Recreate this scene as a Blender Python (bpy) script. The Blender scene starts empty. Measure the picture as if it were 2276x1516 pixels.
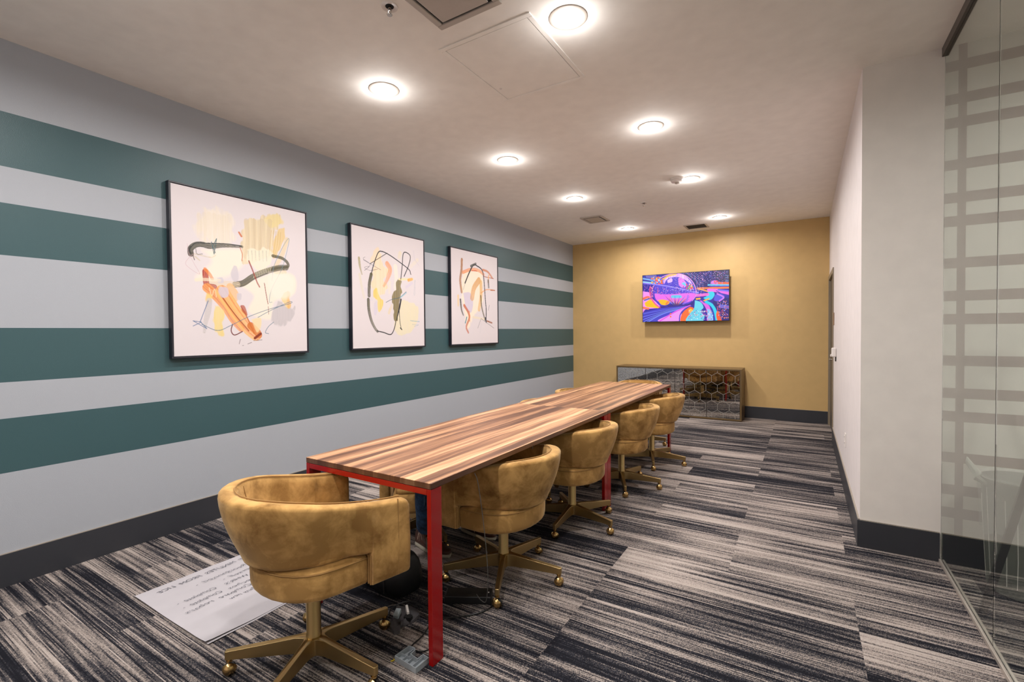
import bpy, bmesh, math, random
import numpy as np
from mathutils import Vector, Matrix
PI = math.pi
sc = bpy.context.scene
COL = sc.collection

# ------------------------------------------------------------------ camera
YAW, PIT, ROL, FPX = map(float, (math.radians(-31.769), math.radians(-1.107), math.radians(-.4724), 1050.9))
CH = 1.38
F0 = Vector((math.sin(YAW), math.cos(YAW), 0)); R0 = Vector((math.cos(YAW), -math.sin(YAW), 0)); U0 = Vector((0, 0, 1))
fw = math.cos(PIT)*F0 + math.sin(PIT)*U0; up = -math.sin(PIT)*F0 + math.cos(PIT)*U0
rt = math.cos(ROL)*R0 + math.sin(ROL)*up; up = -math.sin(ROL)*R0 + math.cos(ROL)*up
cam = bpy.data.objects.new('camera', bpy.data.cameras.new('camera')); COL.objects.link(cam)
cam.data.sensor_width = 36; cam.data.lens = FPX/2276*36; cam.data.clip_start = .05
m = Matrix((rt, up, -fw)).transposed().to_4x4(); m.translation = (0, 0, CH); cam.matrix_world = m
sc.camera = cam

# ------------------------------------------------------------------ world, exposure, lamp levels
w = bpy.data.worlds.new('world'); sc.world = w; w.use_nodes = True
w.node_tree.nodes['Background'].inputs[0].default_value = (.9, .93, 1, 1)
w.node_tree.nodes['Background'].inputs[1].default_value = .3
sc.view_settings.view_transform = 'Standard'; sc.view_settings.look = 'None'
sc.view_settings.exposure = 0.0; sc.view_settings.gamma = 1; sc.view_settings.use_curve_mapping = False
LAMP_W = 24.0      # downward beam of each downlight
FILL_W = 2.6       # added point light under each downlight, lifts ceiling and upper walls
LAMP_COL = (1, .97, .955)

# room dimensions
XL, XR, YB, ZC, YP, XG, YF, XC = -3.742, .301, 8.256, 3.009, 3.695, .694, -2.2, 3.2

# ------------------------------------------------------------------ materials
def s2l(c):
    return tuple(((v/255)/12.92 if v/255 <= .04045 else ((v/255+.055)/1.055)**2.4) for v in c)
def newmat(n):
    mt = bpy.data.materials.new(n); mt.use_nodes = True
    return mt, mt.node_tree, mt.node_tree.nodes['Principled BSDF']
class G:
    """tiny node-graph helper"""
    def __init__(s, nt): s.nt = nt
    def n(s, t, **k):
        nd = s.nt.nodes.new(t)
        for a, b in k.items():
            if a in ('op',): nd.operation = b
            elif hasattr(nd, a): setattr(nd, a, b)
        return nd
    def l(s, a, b): s.nt.links.new(a, b)
    def m(s, op, a, b=None, c=None):
        nd = s.nt.nodes.new('ShaderNodeMath'); nd.operation = op
        for i, v in enumerate((a, b, c)):
            if v is None: continue
            if isinstance(v, (int, float)): nd.inputs[i].default_value = v
            else: s.l(v, nd.inputs[i])
        return nd.outputs[0]
    def xyz(s, x, y, z):
        nd = s.nt.nodes.new('ShaderNodeCombineXYZ')
        for i, v in enumerate((x, y, z)):
            if isinstance(v, (int, float)): nd.inputs[i].default_value = v
            else: s.l(v, nd.inputs[i])
        return nd.outputs[0]
    def noise(s, vec, scale=5, detail=2, rough=.5, dims='3D'):
        nd = s.nt.nodes.new('ShaderNodeTexNoise'); nd.noise_dimensions = dims
        nd.inputs['Scale'].default_value = scale; nd.inputs['Detail'].default_value = detail; nd.inputs['Roughness'].default_value = rough
        if vec is not None: s.l(vec, nd.inputs['Vector'])
        return nd.outputs['Fac']
    def ramp(s, fac, stops, interp='LINEAR'):
        nd = s.nt.nodes.new('ShaderNodeValToRGB'); cr = nd.color_ramp; cr.interpolation = interp
        while len(cr.elements) > 1: cr.elements.remove(cr.elements[-1])
        for i, (p, c) in enumerate(stops):
            e = cr.elements[0] if i == 0 else cr.elements.new(p)
            e.position = p; e.color = (*c, 1)
        s.l(fac, nd.inputs[0]); return nd.outputs[0]
    def mix(s, f, a, b, mode='MIX'):
        nd = s.nt.nodes.new('ShaderNodeMix'); nd.data_type = 'RGBA'; nd.blend_type = mode
        for i, v in ((0, f), (6, a), (7, b)):
            if isinstance(v, (int, float)): nd.inputs[i].default_value = v
            elif isinstance(v, tuple): nd.inputs[i].default_value = (*v, 1)
            else: s.l(v, nd.inputs[i])
        return nd.outputs[2]
    def bump(s, h, strength, dist, bsdf):
        nd = s.nt.nodes.new('ShaderNodeBump'); nd.inputs['Strength'].default_value = strength; nd.inputs['Distance'].default_value = dist
        s.l(h, nd.inputs['Height']); s.l(nd.outputs[0], bsdf.inputs['Normal'])
def plain(name, rgb, rough=.5, metal=0, spec=.5, bump=0, bscale=200, coat=0):
    mt, nt, b = newmat(name); g = G(nt)
    tc = g.n('ShaderNodeTexCoord').outputs['Object']
    c = s2l(rgb); f = g.noise(tc, 9, 3)
    b_ = g.mix(f, tuple(v*.93 for v in c), tuple(min(1, v*1.07) for v in c))
    g.l(b_, b.inputs['Base Color'])
    b.inputs['Roughness'].default_value = rough; b.inputs['Metallic'].default_value = metal
    b.inputs['Specular IOR Level'].default_value = spec; b.inputs['Coat Weight'].default_value = coat
    if bump: g.bump(g.noise(tc, bscale, 3), bump, .002, b)
    return mt
def vcol(name, rough=.6, emit=0):
    mt, nt, b = newmat(name); g = G(nt)
    a = g.n('ShaderNodeAttribute'); a.attribute_name = 'ink'
    if emit:
        b.inputs['Base Color'].default_value = (.01, .01, .01, 1)
        g.l(a.outputs['Color'], b.inputs['Emission Color']); b.inputs['Emission Strength'].default_value = emit
        b.inputs['Roughness'].default_value = .25
    else:
        g.l(a.outputs['Color'], b.inputs['Base Color']); b.inputs['Roughness'].default_value = rough
        tc = g.n('ShaderNodeTexCoord').outputs['Object']
        g.bump(g.noise(tc, 300, 2), .15, .001, b)
    return mt

WH = s2l((163, 166, 172)); TEAL = s2l((56, 84, 88))
def wall_paint(name, rgb, rough=.6):
    return plain(name, rgb, rough, spec=.35, bump=.12, bscale=260)
def stripe_wall():
    mt, nt, b = newmat('striped_wall_paint'); g = G(nt)
    sx = g.n('ShaderNodeSeparateXYZ'); g.l(g.n('ShaderNodeNewGeometry').outputs['Position'], sx.inputs[0])
    z = g.m('DIVIDE', sx.outputs[2], 3.2)
    ed = [.6136, .9136, 1.1148, 1.4145, 1.8133, 2.1097, 2.3111, 2.6085]
    st = [(0, WH)]
    for i, e in enumerate(ed): st.append((e/3.2, TEAL if i % 2 == 0 else WH))
    c = g.ramp(z, st, 'CONSTANT'); g.l(c, b.inputs['Base Color'])
    d = g.ramp(z, [(0, (.6,)*3)]+[(e/3.2, (.42,)*3 if i % 2 == 0 else (.6,)*3) for i, e in enumerate(ed)], 'CONSTANT')
    g.l(d, b.inputs['Roughness']); b.inputs['Specular IOR Level'].default_value = .45
    g.bump(g.noise(g.n('ShaderNodeTexCoord').outputs['Object'], 260, 3), .3, .002, b)
    return mt
def carpet():
    mt, nt, b = newmat('plank_carpet'); g = G(nt)
    sx = g.n('ShaderNodeSeparateXYZ'); g.l(g.n('ShaderNodeNewGeometry').outputs['Position'], sx.inputs[0])
    X, Y = sx.outputs[0], sx.outputs[1]
    row = g.m('FLOOR', g.m('DIVIDE', g.m('ADD', Y, .31), .295))
    wr = g.n('ShaderNodeTexWhiteNoise'); wr.noise_dimensions = '1D'; g.l(row, wr.inputs['W'])
    off = g.m('MULTIPLY', g.m('FLOOR', g.m('MULTIPLY', wr.outputs[0], 2)), .585)
    tile = g.m('FLOOR', g.m('DIVIDE', g.m('ADD', g.m('ADD', X, .37), off), 1.17))
    wt = g.n('ShaderNodeTexWhiteNoise'); wt.noise_dimensions = '2D'; g.l(g.xyz(row, tile, 0), wt.inputs['Vector'])
    seed = g.m('MULTIPLY', wt.outputs[0], 60)
    PITCH = 235.0                                                            # tufted yarn rows per metre
    rowi = g.m('FLOOR', g.m('MULTIPLY', Y, PITCH)); yq = g.m('DIVIDE', rowi, PITCH)
    n1 = g.noise(g.xyz(g.m('MULTIPLY', X, .8), g.m('MULTIPLY', yq, 34), seed), 1.0, 1)      # bands a few centimetres wide
    n0 = g.noise(g.xyz(g.m('MULTIPLY', X, 1.1), g.m('MULTIPLY', yq, 7), g.m('ADD', seed, 7)), 1.0, 0)
    n2 = g.noise(g.xyz(g.m('MULTIPLY', X, 1.7), g.m('MULTIPLY', rowi, 3.71), seed), 1.0, 1)   # each yarn its own dashes
    n3 = g.noise(g.xyz(g.m('MULTIPLY', X, 4.5), g.m('MULTIPLY', rowi, 5.3), seed), 1.0, 0)
    t = g.m('ADD', g.m('MULTIPLY', g.m('SUBTRACT', n1, .5), 1.0), g.m('ADD', g.m('MULTIPLY', g.m('SUBTRACT', n2, .5), 1.1), g.m('MULTIPLY', g.m('SUBTRACT', n3, .5), .45)))
    t = g.m('ADD', t, g.m('MULTIPLY', g.m('SUBTRACT', n0, .5), .75))
    t = g.m('ADD', t, g.m('MULTIPLY', g.m('SUBTRACT', wt.outputs[0], .5), .34))
    loopc = g.n('ShaderNodeTexWhiteNoise'); loopc.noise_dimensions = '2D'
    g.l(g.xyz(g.m('FLOOR', g.m('ADD', g.m('MULTIPLY', X, 340), g.m('MULTIPLY', rowi, .5))), rowi, 0), loopc.inputs['Vector'])
    t2 = g.m('ADD', t, g.m('MULTIPLY', g.m('SUBTRACT', loopc.outputs[0], .5), .30))
    lp = g.m('SINE', g.m('ADD', g.m('MULTIPLY', X, 2*PI*210), g.m('MULTIPLY', rowi, PI)))
    c = g.ramp(g.m('ADD', t2, .5), [(.24, s2l((26, 26, 32))), (.38, s2l((50, 50, 56))), (.50, s2l((92, 86, 85))), (.60, s2l((128, 118, 112))), (.72, s2l((154, 142, 135))), (.92, s2l((176, 164, 156)))])
    gap = g.m('MULTIPLY', g.m('ADD', g.m('SINE', g.m('MULTIPLY', Y, 2*PI*PITCH)), 1), .5)
    g.l(c, b.inputs['Base Color']); b.inputs['Roughness'].default_value = .95; b.inputs['Specular IOR Level'].default_value = .1
    g.bump(g.m('ADD', lp, g.m('MULTIPLY', gap, 2)), .5, .0012, b)
    return mt
def walnut():
    mt, nt, b = newmat('walnut_planks'); g = G(nt)
    tc = g.n('ShaderNodeTexCoord').outputs['Object']
    sx = g.n('ShaderNodeSeparateXYZ'); g.l(tc, sx.inputs[0]); X, Y, Z = sx.outputs
    wob = g.m('MULTIPLY', g.m('SUBTRACT', g.noise(g.xyz(g.m('MULTIPLY', X, 4), g.m('MULTIPLY', Y, 2.2), 0), 1, 2), .5), .055)
    xs = g.m('ADD', X, wob)
    pl = g.m('FLOOR', g.m('DIVIDE', g.m('ADD', X, 3), .083))
    seg = 0.0
    wn = g.n('ShaderNodeTexWhiteNoise'); wn.noise_dimensions = '3D'
    oi = g.n('ShaderNodeObjectInfo'); g.l(g.xyz(pl, seg, oi.outputs['Random']), wn.inputs['Vector'])
    big = g.noise(g.xyz(g.m('MULTIPLY', xs, 17), g.m('MULTIPLY', Y, .42), g.m('ADD', g.m('MULTIPLY', wn.outputs[0], .7), g.m('MULTIPLY', oi.outputs['Random'], 5))), 1, 3, .6)
    fine = g.noise(g.xyz(g.m('MULTIPLY', xs, 160), g.m('MULTIPLY', Y, 2.2), g.m('MULTIPLY', wn.outputs[0], 9)), 1, 2)
    t = g.m('ADD', g.m('ADD', g.m('MULTIPLY', g.m('SUBTRACT', big, .5), 1.7), g.m('MULTIPLY', g.m('SUBTRACT', fine, .5), .35)), g.m('MULTIPLY', g.m('SUBTRACT', wn.outputs[0], .5), .22))
    c = g.ramp(g.m('ADD', t, .5), [(0, s2l((58, 36, 26))), (.3, s2l((98, 64, 45))), (.5, s2l((140, 98, 70))), (.68, s2l((190, 142, 104))), (1, s2l((226, 188, 146)))])
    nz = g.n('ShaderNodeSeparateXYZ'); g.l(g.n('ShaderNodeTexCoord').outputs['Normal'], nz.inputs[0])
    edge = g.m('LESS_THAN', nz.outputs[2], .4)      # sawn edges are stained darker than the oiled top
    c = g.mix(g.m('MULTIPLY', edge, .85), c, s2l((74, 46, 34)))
    g.l(c, b.inputs['Base Color']); b.inputs['Roughness'].default_value = .36; b.inputs['Specular IOR Level'].default_value = .4
    g.bump(fine, .06, .001, b)
    return mt
def velvet():
    mt, nt, b = newmat('gold_velvet'); g = G(nt)
    tc = g.n('ShaderNodeTexCoord').outputs['Object']
    oi = g.n('ShaderNodeObjectInfo')
    v = g.n('ShaderNodeVectorMath'); v.operation = 'ADD'; g.l(tc, v.inputs[0]); g.l(oi.outputs['Location'], v.inputs[1])
    p = v.outputs[0]
    n1 = g.n('ShaderNodeTexNoise'); n1.inputs['Scale'].default_value = 10; n1.inputs['Detail'].default_value = 5; n1.inputs['Roughness'].default_value = .62; n1.inputs['Distortion'].default_value = .35
    g.l(p, n1.inputs['Vector'])
    f = g.ramp(n1.outputs['Fac'], [(.32, (0,)*3), (.66, (1,)*3)])
    n2 = g.noise(p, 420, 1)
    lo = g.ramp(g.noise(p, 3.2, 2), [(.40, (0,)*3), (.58, (1,)*3)])
    f = g.m('MAXIMUM', f, g.m('MULTIPLY', lo, .45))
    c = g.mix(f, s2l((118, 82, 36)), s2l((200, 156, 94)))
    c = g.mix(g.m('MULTIPLY', n2, .2), c, s2l((140, 104, 54)))
    g.l(c, b.inputs['Base Color']); b.inputs['Roughness'].default_value = .85
    b.inputs['Sheen Weight'].default_value = .35; b.inputs['Sheen Roughness'].default_value = .4; b.inputs['Sheen Tint'].default_value = (1, .82, .55, 1)
    b.inputs['Specular IOR Level'].default_value = .2
    g.bump(n1.outputs['Fac'], .25, .006, b)
    return mt
def mirror_mat():
    mt, nt, b = newmat('antique_mirror'); g = G(nt)
    tc = g.n('ShaderNodeTexCoord').outputs['Object']
    f = g.noise(tc, 60, 5, .7)
    g.l(g.ramp(f, [(.36, s2l((120, 118, 112))), (.5, s2l((212, 210, 205)))]), b.inputs['Base Color'])
    b.inputs['Metallic'].default_value = 1
    g.l(g.ramp(f, [(.35, (.10,)*3), (.5, (.02,)*3)]), b.inputs['Roughness'])
    g.bump(g.noise(tc, 7, 2), .02, .01, b)
    return mt
def glass_mat(name, tint, ior=1.45):
    mt, nt, b = newmat(name); g = G(nt)
    b.inputs['Base Color'].default_value = (*s2l(tint), 1); b.inputs['Transmission Weight'].default_value = 1
    b.inputs['Roughness'].default_value = 0; b.inputs['IOR'].default_value = ior
    return mt
def denim():
    mt, nt, b = newmat('blue_denim'); g = G(nt)
    tc = g.n('ShaderNodeTexCoord').outputs['Object']
    g.l(g.ramp(g.noise(tc, 14, 5, .7), [(.35, s2l((22, 44, 74))), (.65, s2l((58, 98, 140)))]), b.inputs['Base Color'])
    b.inputs['Roughness'].default_value = .9; g.bump(g.noise(tc, 22, 4), .6, .02, b)
    return mt
M = dict(
    stripes=stripe_wall(), gold=wall_paint('gold_wall_paint', (202, 168, 112), .5), right=wall_paint('white_wall_paint', (220, 212, 210)),
    pillar=wall_paint('grey_white_paint', (228, 220, 212)), ceil=wall_paint('ceiling_paint', (248, 243, 236), .8), carpet=carpet(),
    base=plain('black_baseboard', (48, 49, 54), .45), basecap=plain('baseboard_cap_edge', (150, 140, 128), .5),
    frame=plain('black_picture_frame', (30, 30, 40), .4), red=plain('red_powder_coat', (150, 4, 4), .25, spec=.5, coat=.3), walnut=walnut(), velvet=velvet(),
    piping=plain('velvet_piping', (150, 112, 62), .9), brass=plain('antique_brass', (184, 158, 108), .36, 1), brassball=plain('polished_brass', (198, 164, 108), .24, 1),
    blackrub=plain('black_rubber', (16, 16, 18), .5), gas=plain('black_steel', (20, 20, 22), .25, .8), mirror=mirror_mat(), bronze=plain('bronze_cabinet', (112, 90, 58), .38, .35),
    bronze_d=plain('dark_bronze_edge', (58, 45, 32), .4, .3), silver=plain('silver_line', (186, 182, 174), .3, .6), tvblack=plain('tv_black_plastic', (14, 14, 16), .3),
    glass=glass_mat('green_tinted_glass', (236, 243, 238)), alu=plain('aluminium_channel', (196, 186, 176), .35, .6), darkchan=plain('dark_metal_channel', (92, 84, 78), .4, .4), seal=plain('black_glass_edge', (14, 30, 32), .2),
    whitep=plain('white_plastic', (224, 216, 210), .4), greyp=plain('grey_tray_plastic', (150, 156, 160), .45), paper=plain('flip_chart_paper', (168, 163, 166), .85, bump=.2, bscale=12),
    ink=plain('marker_ink', (50, 54, 66), .8), doorgrey=plain('dark_grey_door', (78, 72, 66), .5), doorframe=plain('taupe_door_frame', (132, 118, 98), .5), plate=plain('bronze_sign_plate', (150, 122, 98), .4, .4),
    dark=plain('dark_void', (16, 15, 14), .8), ventp=plain('vent_white_metal', (188, 178, 168), .5), bag=plain('black_leather', (20, 20, 22), .42, bump=.8, bscale=40),
    bagseam=plain('black_leather_seam', (40, 38, 38), .6), felt=plain('grey_felt', (74, 70, 72), .95, bump=.5), led=plain('light_grey_plastic', (150, 158, 160), .4), cable=plain('black_cable', (12, 12, 13), .5), wire=plain('grey_wire', (84, 82, 78), .5),
    binp=plain('translucent_bin_bag', (176, 176, 168), .35), bing=plain('grey_bin_plastic', (128, 128, 120), .5), easel=plain('grey_metal_leg', (58, 57, 55), .4, .5), denim=denim(), skin=plain('skin', (196, 148, 120), .6), knit=plain('dark_sweater', (34, 34, 40), .95),
    leather=plain('brown_shoe_leather', (74, 40, 30), .45), sole=plain('cream_shoe_sole', (178, 170, 152), .6), lace=plain('cream_lace', (190, 170, 150), .8), hair=plain('dark_brown_hair', (46, 32, 24), .7),
    stitch=plain('pale_stitching', (130, 160, 190), .8), yellow=plain('yellow_plastic', (206, 180, 30), .5), chrome=plain('chrome', (170, 165, 160), .2, 1), corr=wall_paint('corridor_wall_paint', (208, 205, 196)))
def corridor_pattern():
    mt, nt, b = newmat('corridor_band_wallpaper'); g = G(nt)
    sx = g.n('ShaderNodeSeparateXYZ'); g.l(g.n('ShaderNodeNewGeometry').outputs['Position'], sx.inputs[0])
    q = g.m('MULTIPLY', g.m('FRACT', g.m('DIVIDE', g.m('SUBTRACT', g.m('ADD', 2.922, .567*2), sx.outputs[2]), .567)), .567)
    def band(a, b_): return g.m('MULTIPLY', g.m('GREATER_THAN', q, a), g.m('LESS_THAN', q, b_))
    h = g.m('ADD', band(0, .06), g.m('ADD', band(.190, .250), band(.325, .386)))
    v = g.m('MULTIPLY', g.m('GREATER_THAN', g.m('FRACT', g.m('DIVIDE', g.m('SUBTRACT', sx.outputs[0], .757), .75)), 0), g.m('LESS_THAN', g.m('FRACT', g.m('DIVIDE', g.m('SUBTRACT', sx.outputs[0], .757), .75)), .05))
    f = g.m('MINIMUM', g.m('ADD', h, v), 1)
    g.l(g.mix(f, s2l((206, 202, 192)), s2l((140, 124, 117))), b.inputs['Base Color']); b.inputs['Roughness'].default_value = .6
    return mt
M['corrwall'] = corridor_pattern()

# ------------------------------------------------------------------ mesh helpers
class MB:
    def __init__(s): s.v = []; s.f = []; s.sm = []
    def add(s, vs, fs, smooth=False):
        o = len(s.v); s.v += [tuple(p) for p in vs]; s.f += [tuple(i+o for i in f) for f in fs]; s.sm += [smooth]*len(fs); return s
    def box(s, a, b, mat=None):
        x0, y0, z0 = a; x1, y1, z1 = b
        vs = [(x0, y0, z0), (x1, y0, z0), (x1, y1, z0), (x0, y1, z0), (x0, y0, z1), (x1, y0, z1), (x1, y1, z1), (x0, y1, z1)]
        if mat is not None: vs = [mat @ Vector(p) for p in vs]
        return s.add(vs, [(0, 3, 2, 1), (4, 5, 6, 7), (0, 1, 5, 4), (1, 2, 6, 5), (2, 3, 7, 6), (3, 0, 4, 7)])
    def loft(s, rings, caps=True, closed=True, loop=False):
        n = len(rings[0]); vs = [p for r in rings for p in r]; fs = []
        R = len(rings)
        for i in range(R if loop else R-1):
            j = (i+1) % R
            for k in range(n if closed else n-1):
                l = (k+1) % n
                fs.append((i*n+k, i*n+l, j*n+l, j*n+k))
        if caps and not loop:
            fs.append(tuple(range(n-1, -1, -1))); fs.append(tuple((R-1)*n+k for k in range(n)))
        return s.add(vs, fs, True)
    def lathe(s, prof, c=(0, 0, 0), n=24, axis='z', sx=1, sy=1, mat=None):
        rings = []
        for r, z in prof:
            ring = []
            for k in range(n):
                a = 2*PI*k/n; p = Vector((r*math.cos(a)*sx, r*math.sin(a)*sy, z))
                if axis == 'x': p = Vector((p.z, p.x, p.y))
                if axis == 'y': p = Vector((p.x, p.z, p.y))
                if mat is not None: p = mat @ p
                ring.append(tuple(p+Vector(c)))
            rings.append(ring)
        return s.loft(rings)
    def sphere(s, c, r, n=16, sc_=(1, 1, 1), mat=None):
        pr = [(max(1e-4, r*math.sin(PI*i/n)), -r*math.cos(PI*i/n)*sc_[2]) for i in range(n+1)]
        return s.lathe(pr, c, n*2 if n < 10 else n+8, sx=sc_[0], sy=sc_[1], mat=mat)
    def tube(s, pts, r, n=8, closed=False):
        P = [Vector(p) for p in pts]; rings = []; N = len(P)
        prev = None
        for i, p in enumerate(P):
            if closed: t = P[(i+1) % N]-P[i-1]
            else: t = P[min(i+1, N-1)]-P[max(i-1, 0)]
            t.normalize()
            if prev is None:
                a = Vector((0, 0, 1)) if abs(t.z) < .9 else Vector((1, 0, 0)); u = t.cross(a).normalized()
            else:
                u = prev-t*prev.dot(t); u.normalize()
            prev = u; v_ = t.cross(u); rr = r[i] if isinstance(r, (list, tuple)) else r
            rings.append([tuple(p+u*rr*math.cos(2*PI*k/n)+v_*rr*math.sin(2*PI*k/n)) for k in range(n)])
        return s.loft(rings, loop=closed)
    def prism(s, poly, z0, z1):
        n = len(poly); vs = [(x, y, z0) for x, y in poly]+[(x, y, z1) for x, y in poly]
        return s.add(vs, [tuple(range(n-1, -1, -1)), tuple(range(n, 2*n))]+[(i, (i+1) % n, n+(i+1) % n, n+i) for i in range(n)])
    def build(s, name, mt, parent=None, loc=None, bevel=0, seg=2, sharp=35, kind=None, allsmooth=False):
        me = bpy.data.meshes.new(name); me.from_pydata(s.v, [], s.f); me.update()
        bm = bmesh.new(); bm.from_mesh(me); bmesh.ops.recalc_face_normals(bm, faces=bm.faces); bm.to_mesh(me); bm.free()
        if bevel or allsmooth or any(s.sm):
            me.polygons.foreach_set('use_smooth', [True]*len(me.polygons)); me.set_sharp_from_angle(angle=math.radians(sharp))
        me.materials.append(mt)
        o = bpy.data.objects.new(name, me); COL.objects.link(o)
        if parent: o.parent = parent
        if loc: o.location = loc
        if bevel:
            bv = o.modifiers.new('bevel', 'BEVEL'); bv.width = bevel; bv.segments = seg; bv.limit_method = 'ANGLE'; bv.angle_limit = math.radians(35); bv.harden_normals = True
        if kind: o['kind'] = kind
        return o
def thing(name, label, cat, loc=(0, 0, 0), rz=0, group=None):
    o = bpy.data.objects.new(name, None); COL.objects.link(o); o.empty_display_size = .1
    o.location = loc; o.rotation_euler = (0, 0, rz); o['label'] = label; o['category'] = cat
    if group: o['group'] = group
    return o
def tag(o, label, cat, group=None):
    o['label'] = label; o['category'] = cat
    if group: o['group'] = group
    return o
def struct(name, a, b, mt, parent=None):
    return MB().box(a, b).build(name, mt, parent, kind=None if parent else 'structure')
def arc(c, r, a0, a1, n):
    return [(c[0]+r*math.cos(math.radians(a0+(a1-a0)*i/n)), c[1]+r*math.sin(math.radians(a0+(a1-a0)*i/n))) for i in range(n+1)]

# ------------------------------------------------------------------ room shell
T = .1
struct('floor', (XL-T, YF-T, -.1), (XC+T, YB+T, 0), M['carpet'])
struct('ceiling', (XL-T, YF-T, ZC), (XC+T, YB+T, ZC+.1), M['ceil'])
struct('wall_left', (XL-T, YF-T, 0), (XL, YB+T, ZC), M['stripes'])
struct('wall_back', (XL, YB, 0), (XR, YB+T, ZC), M['gold'])
DY0, DY1, DZ = 7.06, 8.16, 2.085
wr = MB(); wr.box((XR, YP+.12, 0), (XR+T, DY0, ZC)); wr.box((XR, DY0, DZ), (XR+T, DY1, ZC)); wr.box((XR, DY1, 0), (XR+T, YB+T, ZC))
wr.box((XR, YP, 0), (XR+T, YP+.12, ZC))
wr.build('wall_right', M['right'], kind='structure')
struct('wall_pillar', (XR+.0005, YP-.002, 0), (XG, YP+.12, ZC), M['pillar'])
struct('wall_corridor', (XG, YP, 0), (XC+T, YP+.12, ZC), M['corrwall'])
struct('wall_corridor_side', (XC, YF-T, 0), (XC+T, YP, ZC), M['corr'])
struct('wall_front', (XL, YF-T, 0), (XC, YF, ZC), M['right'])
def baseboard(name, a, b, capa, capb):
    o = struct(name, a, b, M['base']); c = MB().box(capa, capb).build('cap', M['basecap'], o); return o
BH = .18
baseboard('baseboard_left', (XL, YF, 0), (XL+.013, YB, BH), (XL, YF, BH), (XL+.009, YB, BH+.004))
baseboard('baseboard_back', (XL+.013, YB-.013, 0), (XR, YB, BH), (XL+.013, YB-.008, BH), (XR, YB, BH+.003))
baseboard('baseboard_right', (XR-.014, YP-.014, 0), (XR, DY0-.06, BH-.012), (XR-.010, YP, BH-.012), (XR, DY0-.06, BH-.006))
baseboard('baseboard_pillar', (XR, YP-.016, 0), (XG-.012, YP-.002, BH-.012), (XR, YP-.010, BH-.012), (XG-.012, YP-.002, BH-.008))
baseboard('baseboard_corridor', (XG+.012, YP-.014, 0), (XC, YP, BH-.012), (XG+.012, YP-.009, BH-.012), (XC, YP, BH-.008))
# door in the right wall
dr = MB().box((XR+.014, DY0+.006, 0), (XR+.055, DY1-.006, DZ-.006)).build('door_1', M['doorgrey'], kind='structure')
fr = MB(); fr.box((XR-.012, DY0-.055, 0), (XR+.09, DY0+.006, DZ+.055)); fr.box((XR-.012, DY1-.006, 0), (XR+.09, YB-.014, DZ+.055)); fr.box((XR-.012, DY0+.006, DZ-.006), (XR+.09, DY1-.006, DZ+.055))
fr.build('door_frame', M['doorframe'], dr, bevel=.003)
MB().tube([(XR+.02, DY0+.08, 1.0), (XR-.03, DY0+.08, 1.0), (XR-.03, DY0+.2, 1.0)], .009).build('door_handle', M['chrome'], dr)

# glass partition
JY = 2.772
g1 = MB().box((XG-.006, JY+.003, .02), (XG+.006, YP-.004, ZC-.05)).build('window_1', M['glass'], kind='structure')
MB().box((XG-.006, -.35, .02), (XG+.006, JY-.003, ZC-.05)).build('glass_pane', M['glass'], g1)
MB().box((XG-.006, YF+.01, .02), (XG+.006, -.356, ZC-.05)).build('glass_pane', M['glass'], g1)
MB().box((XG-.005, JY-.002, .02), (XG+.005, JY+.002, ZC-.05)).build('glass_joint', M['seal'], g1)
MB().box((XG-.02, YF, ZC-.05), (XG+.02, YP-.003, ZC)).build('top_channel', M['darkchan'], g1)
bc = MB(); bc.box((XG-.018, YF, 0), (XG-.007, YP-.02, .02)); bc.box((XG+.007, YF, 0), (XG+.018, YP-.02, .02)); bc.build('floor_channel', M['alu'], g1, bevel=.002)

# ------------------------------------------------------------------ ceiling fittings
def lampmat():
    mt, nt, b = newmat('lamp_diffuser'); b.inputs['Emission Color'].default_value = (1, .97, 1, 1); b.inputs['Emission Strength'].default_value = 6
    b.inputs['Base Color'].default_value = (1, 1, 1, 1); return mt
M['lamp'] = lampmat()
ring = MB().lathe([(.066, -.001), (.070, -.006), (.088, -.008), (.098, -.004), (.100, 0), (.066, 0)], n=40)
ring_o = None
def where(x, y):
    side = 'left' if x < -1.7 else 'right'
    return side
ordn = {2.275: 'nearest the camera, beside the access panel', 3.824: 'second along the ceiling', 5.36: 'third along the ceiling', 7.4: 'closest to the gold end wall'}
lamps = []
def downlight(x, y, label, power=1.0):
    t = thing('ceiling_light', label, 'light', (x, y, ZC), 0, 'recessed ceiling downlights')
    if not lamps:
        a = ring.build('trim_ring', M['ventp'], t, allsmooth=True)
        b = MB().lathe([(.0001, -.0035), (.066, -.0035), (.066, 0), (.0001, 0)], n=40).build('diffuser', M['lamp'], t)
        lamps.append((a, b))
    else:
        for q in lamps[0]:
            c = q.copy(); COL.objects.link(c); c.parent = t
    L = bpy.data.lights.new('downlight_lamp', 'AREA'); L.shape = 'DISK'; L.size = .12; L.energy = LAMP_W*power; L.color = LAMP_COL; L.spread = math.radians(170)
    lo = bpy.data.objects.new('downlight_lamp', L); COL.objects.link(lo); lo.parent = t; lo.location = (0, 0, -.0045)
    L2 = bpy.data.lights.new('ceiling_fill', 'POINT'); L2.shadow_soft_size = .045; L2.energy = FILL_W*power; L2.color = LAMP_COL  # added fill light hung below the flat diffuser, brightens ceiling and wall tops
    l2 = bpy.data.objects.new('ceiling_fill', L2); COL.objects.link(l2); l2.parent = t; l2.location = (0, 0, -.072)
    return t
for x, side in ((-2.40, 'left'), (-1.05, 'right')):
    for y, d in ordn.items():
        downlight(x, y, f'lit ceiling downlight, {side} row, {d}')
    for y in (.725, -.82):
        downlight(x, y, f'round downlight in the {side} row of the ceiling, out of sight {"just above" if y > 0 else "behind"} the camera')
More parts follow.
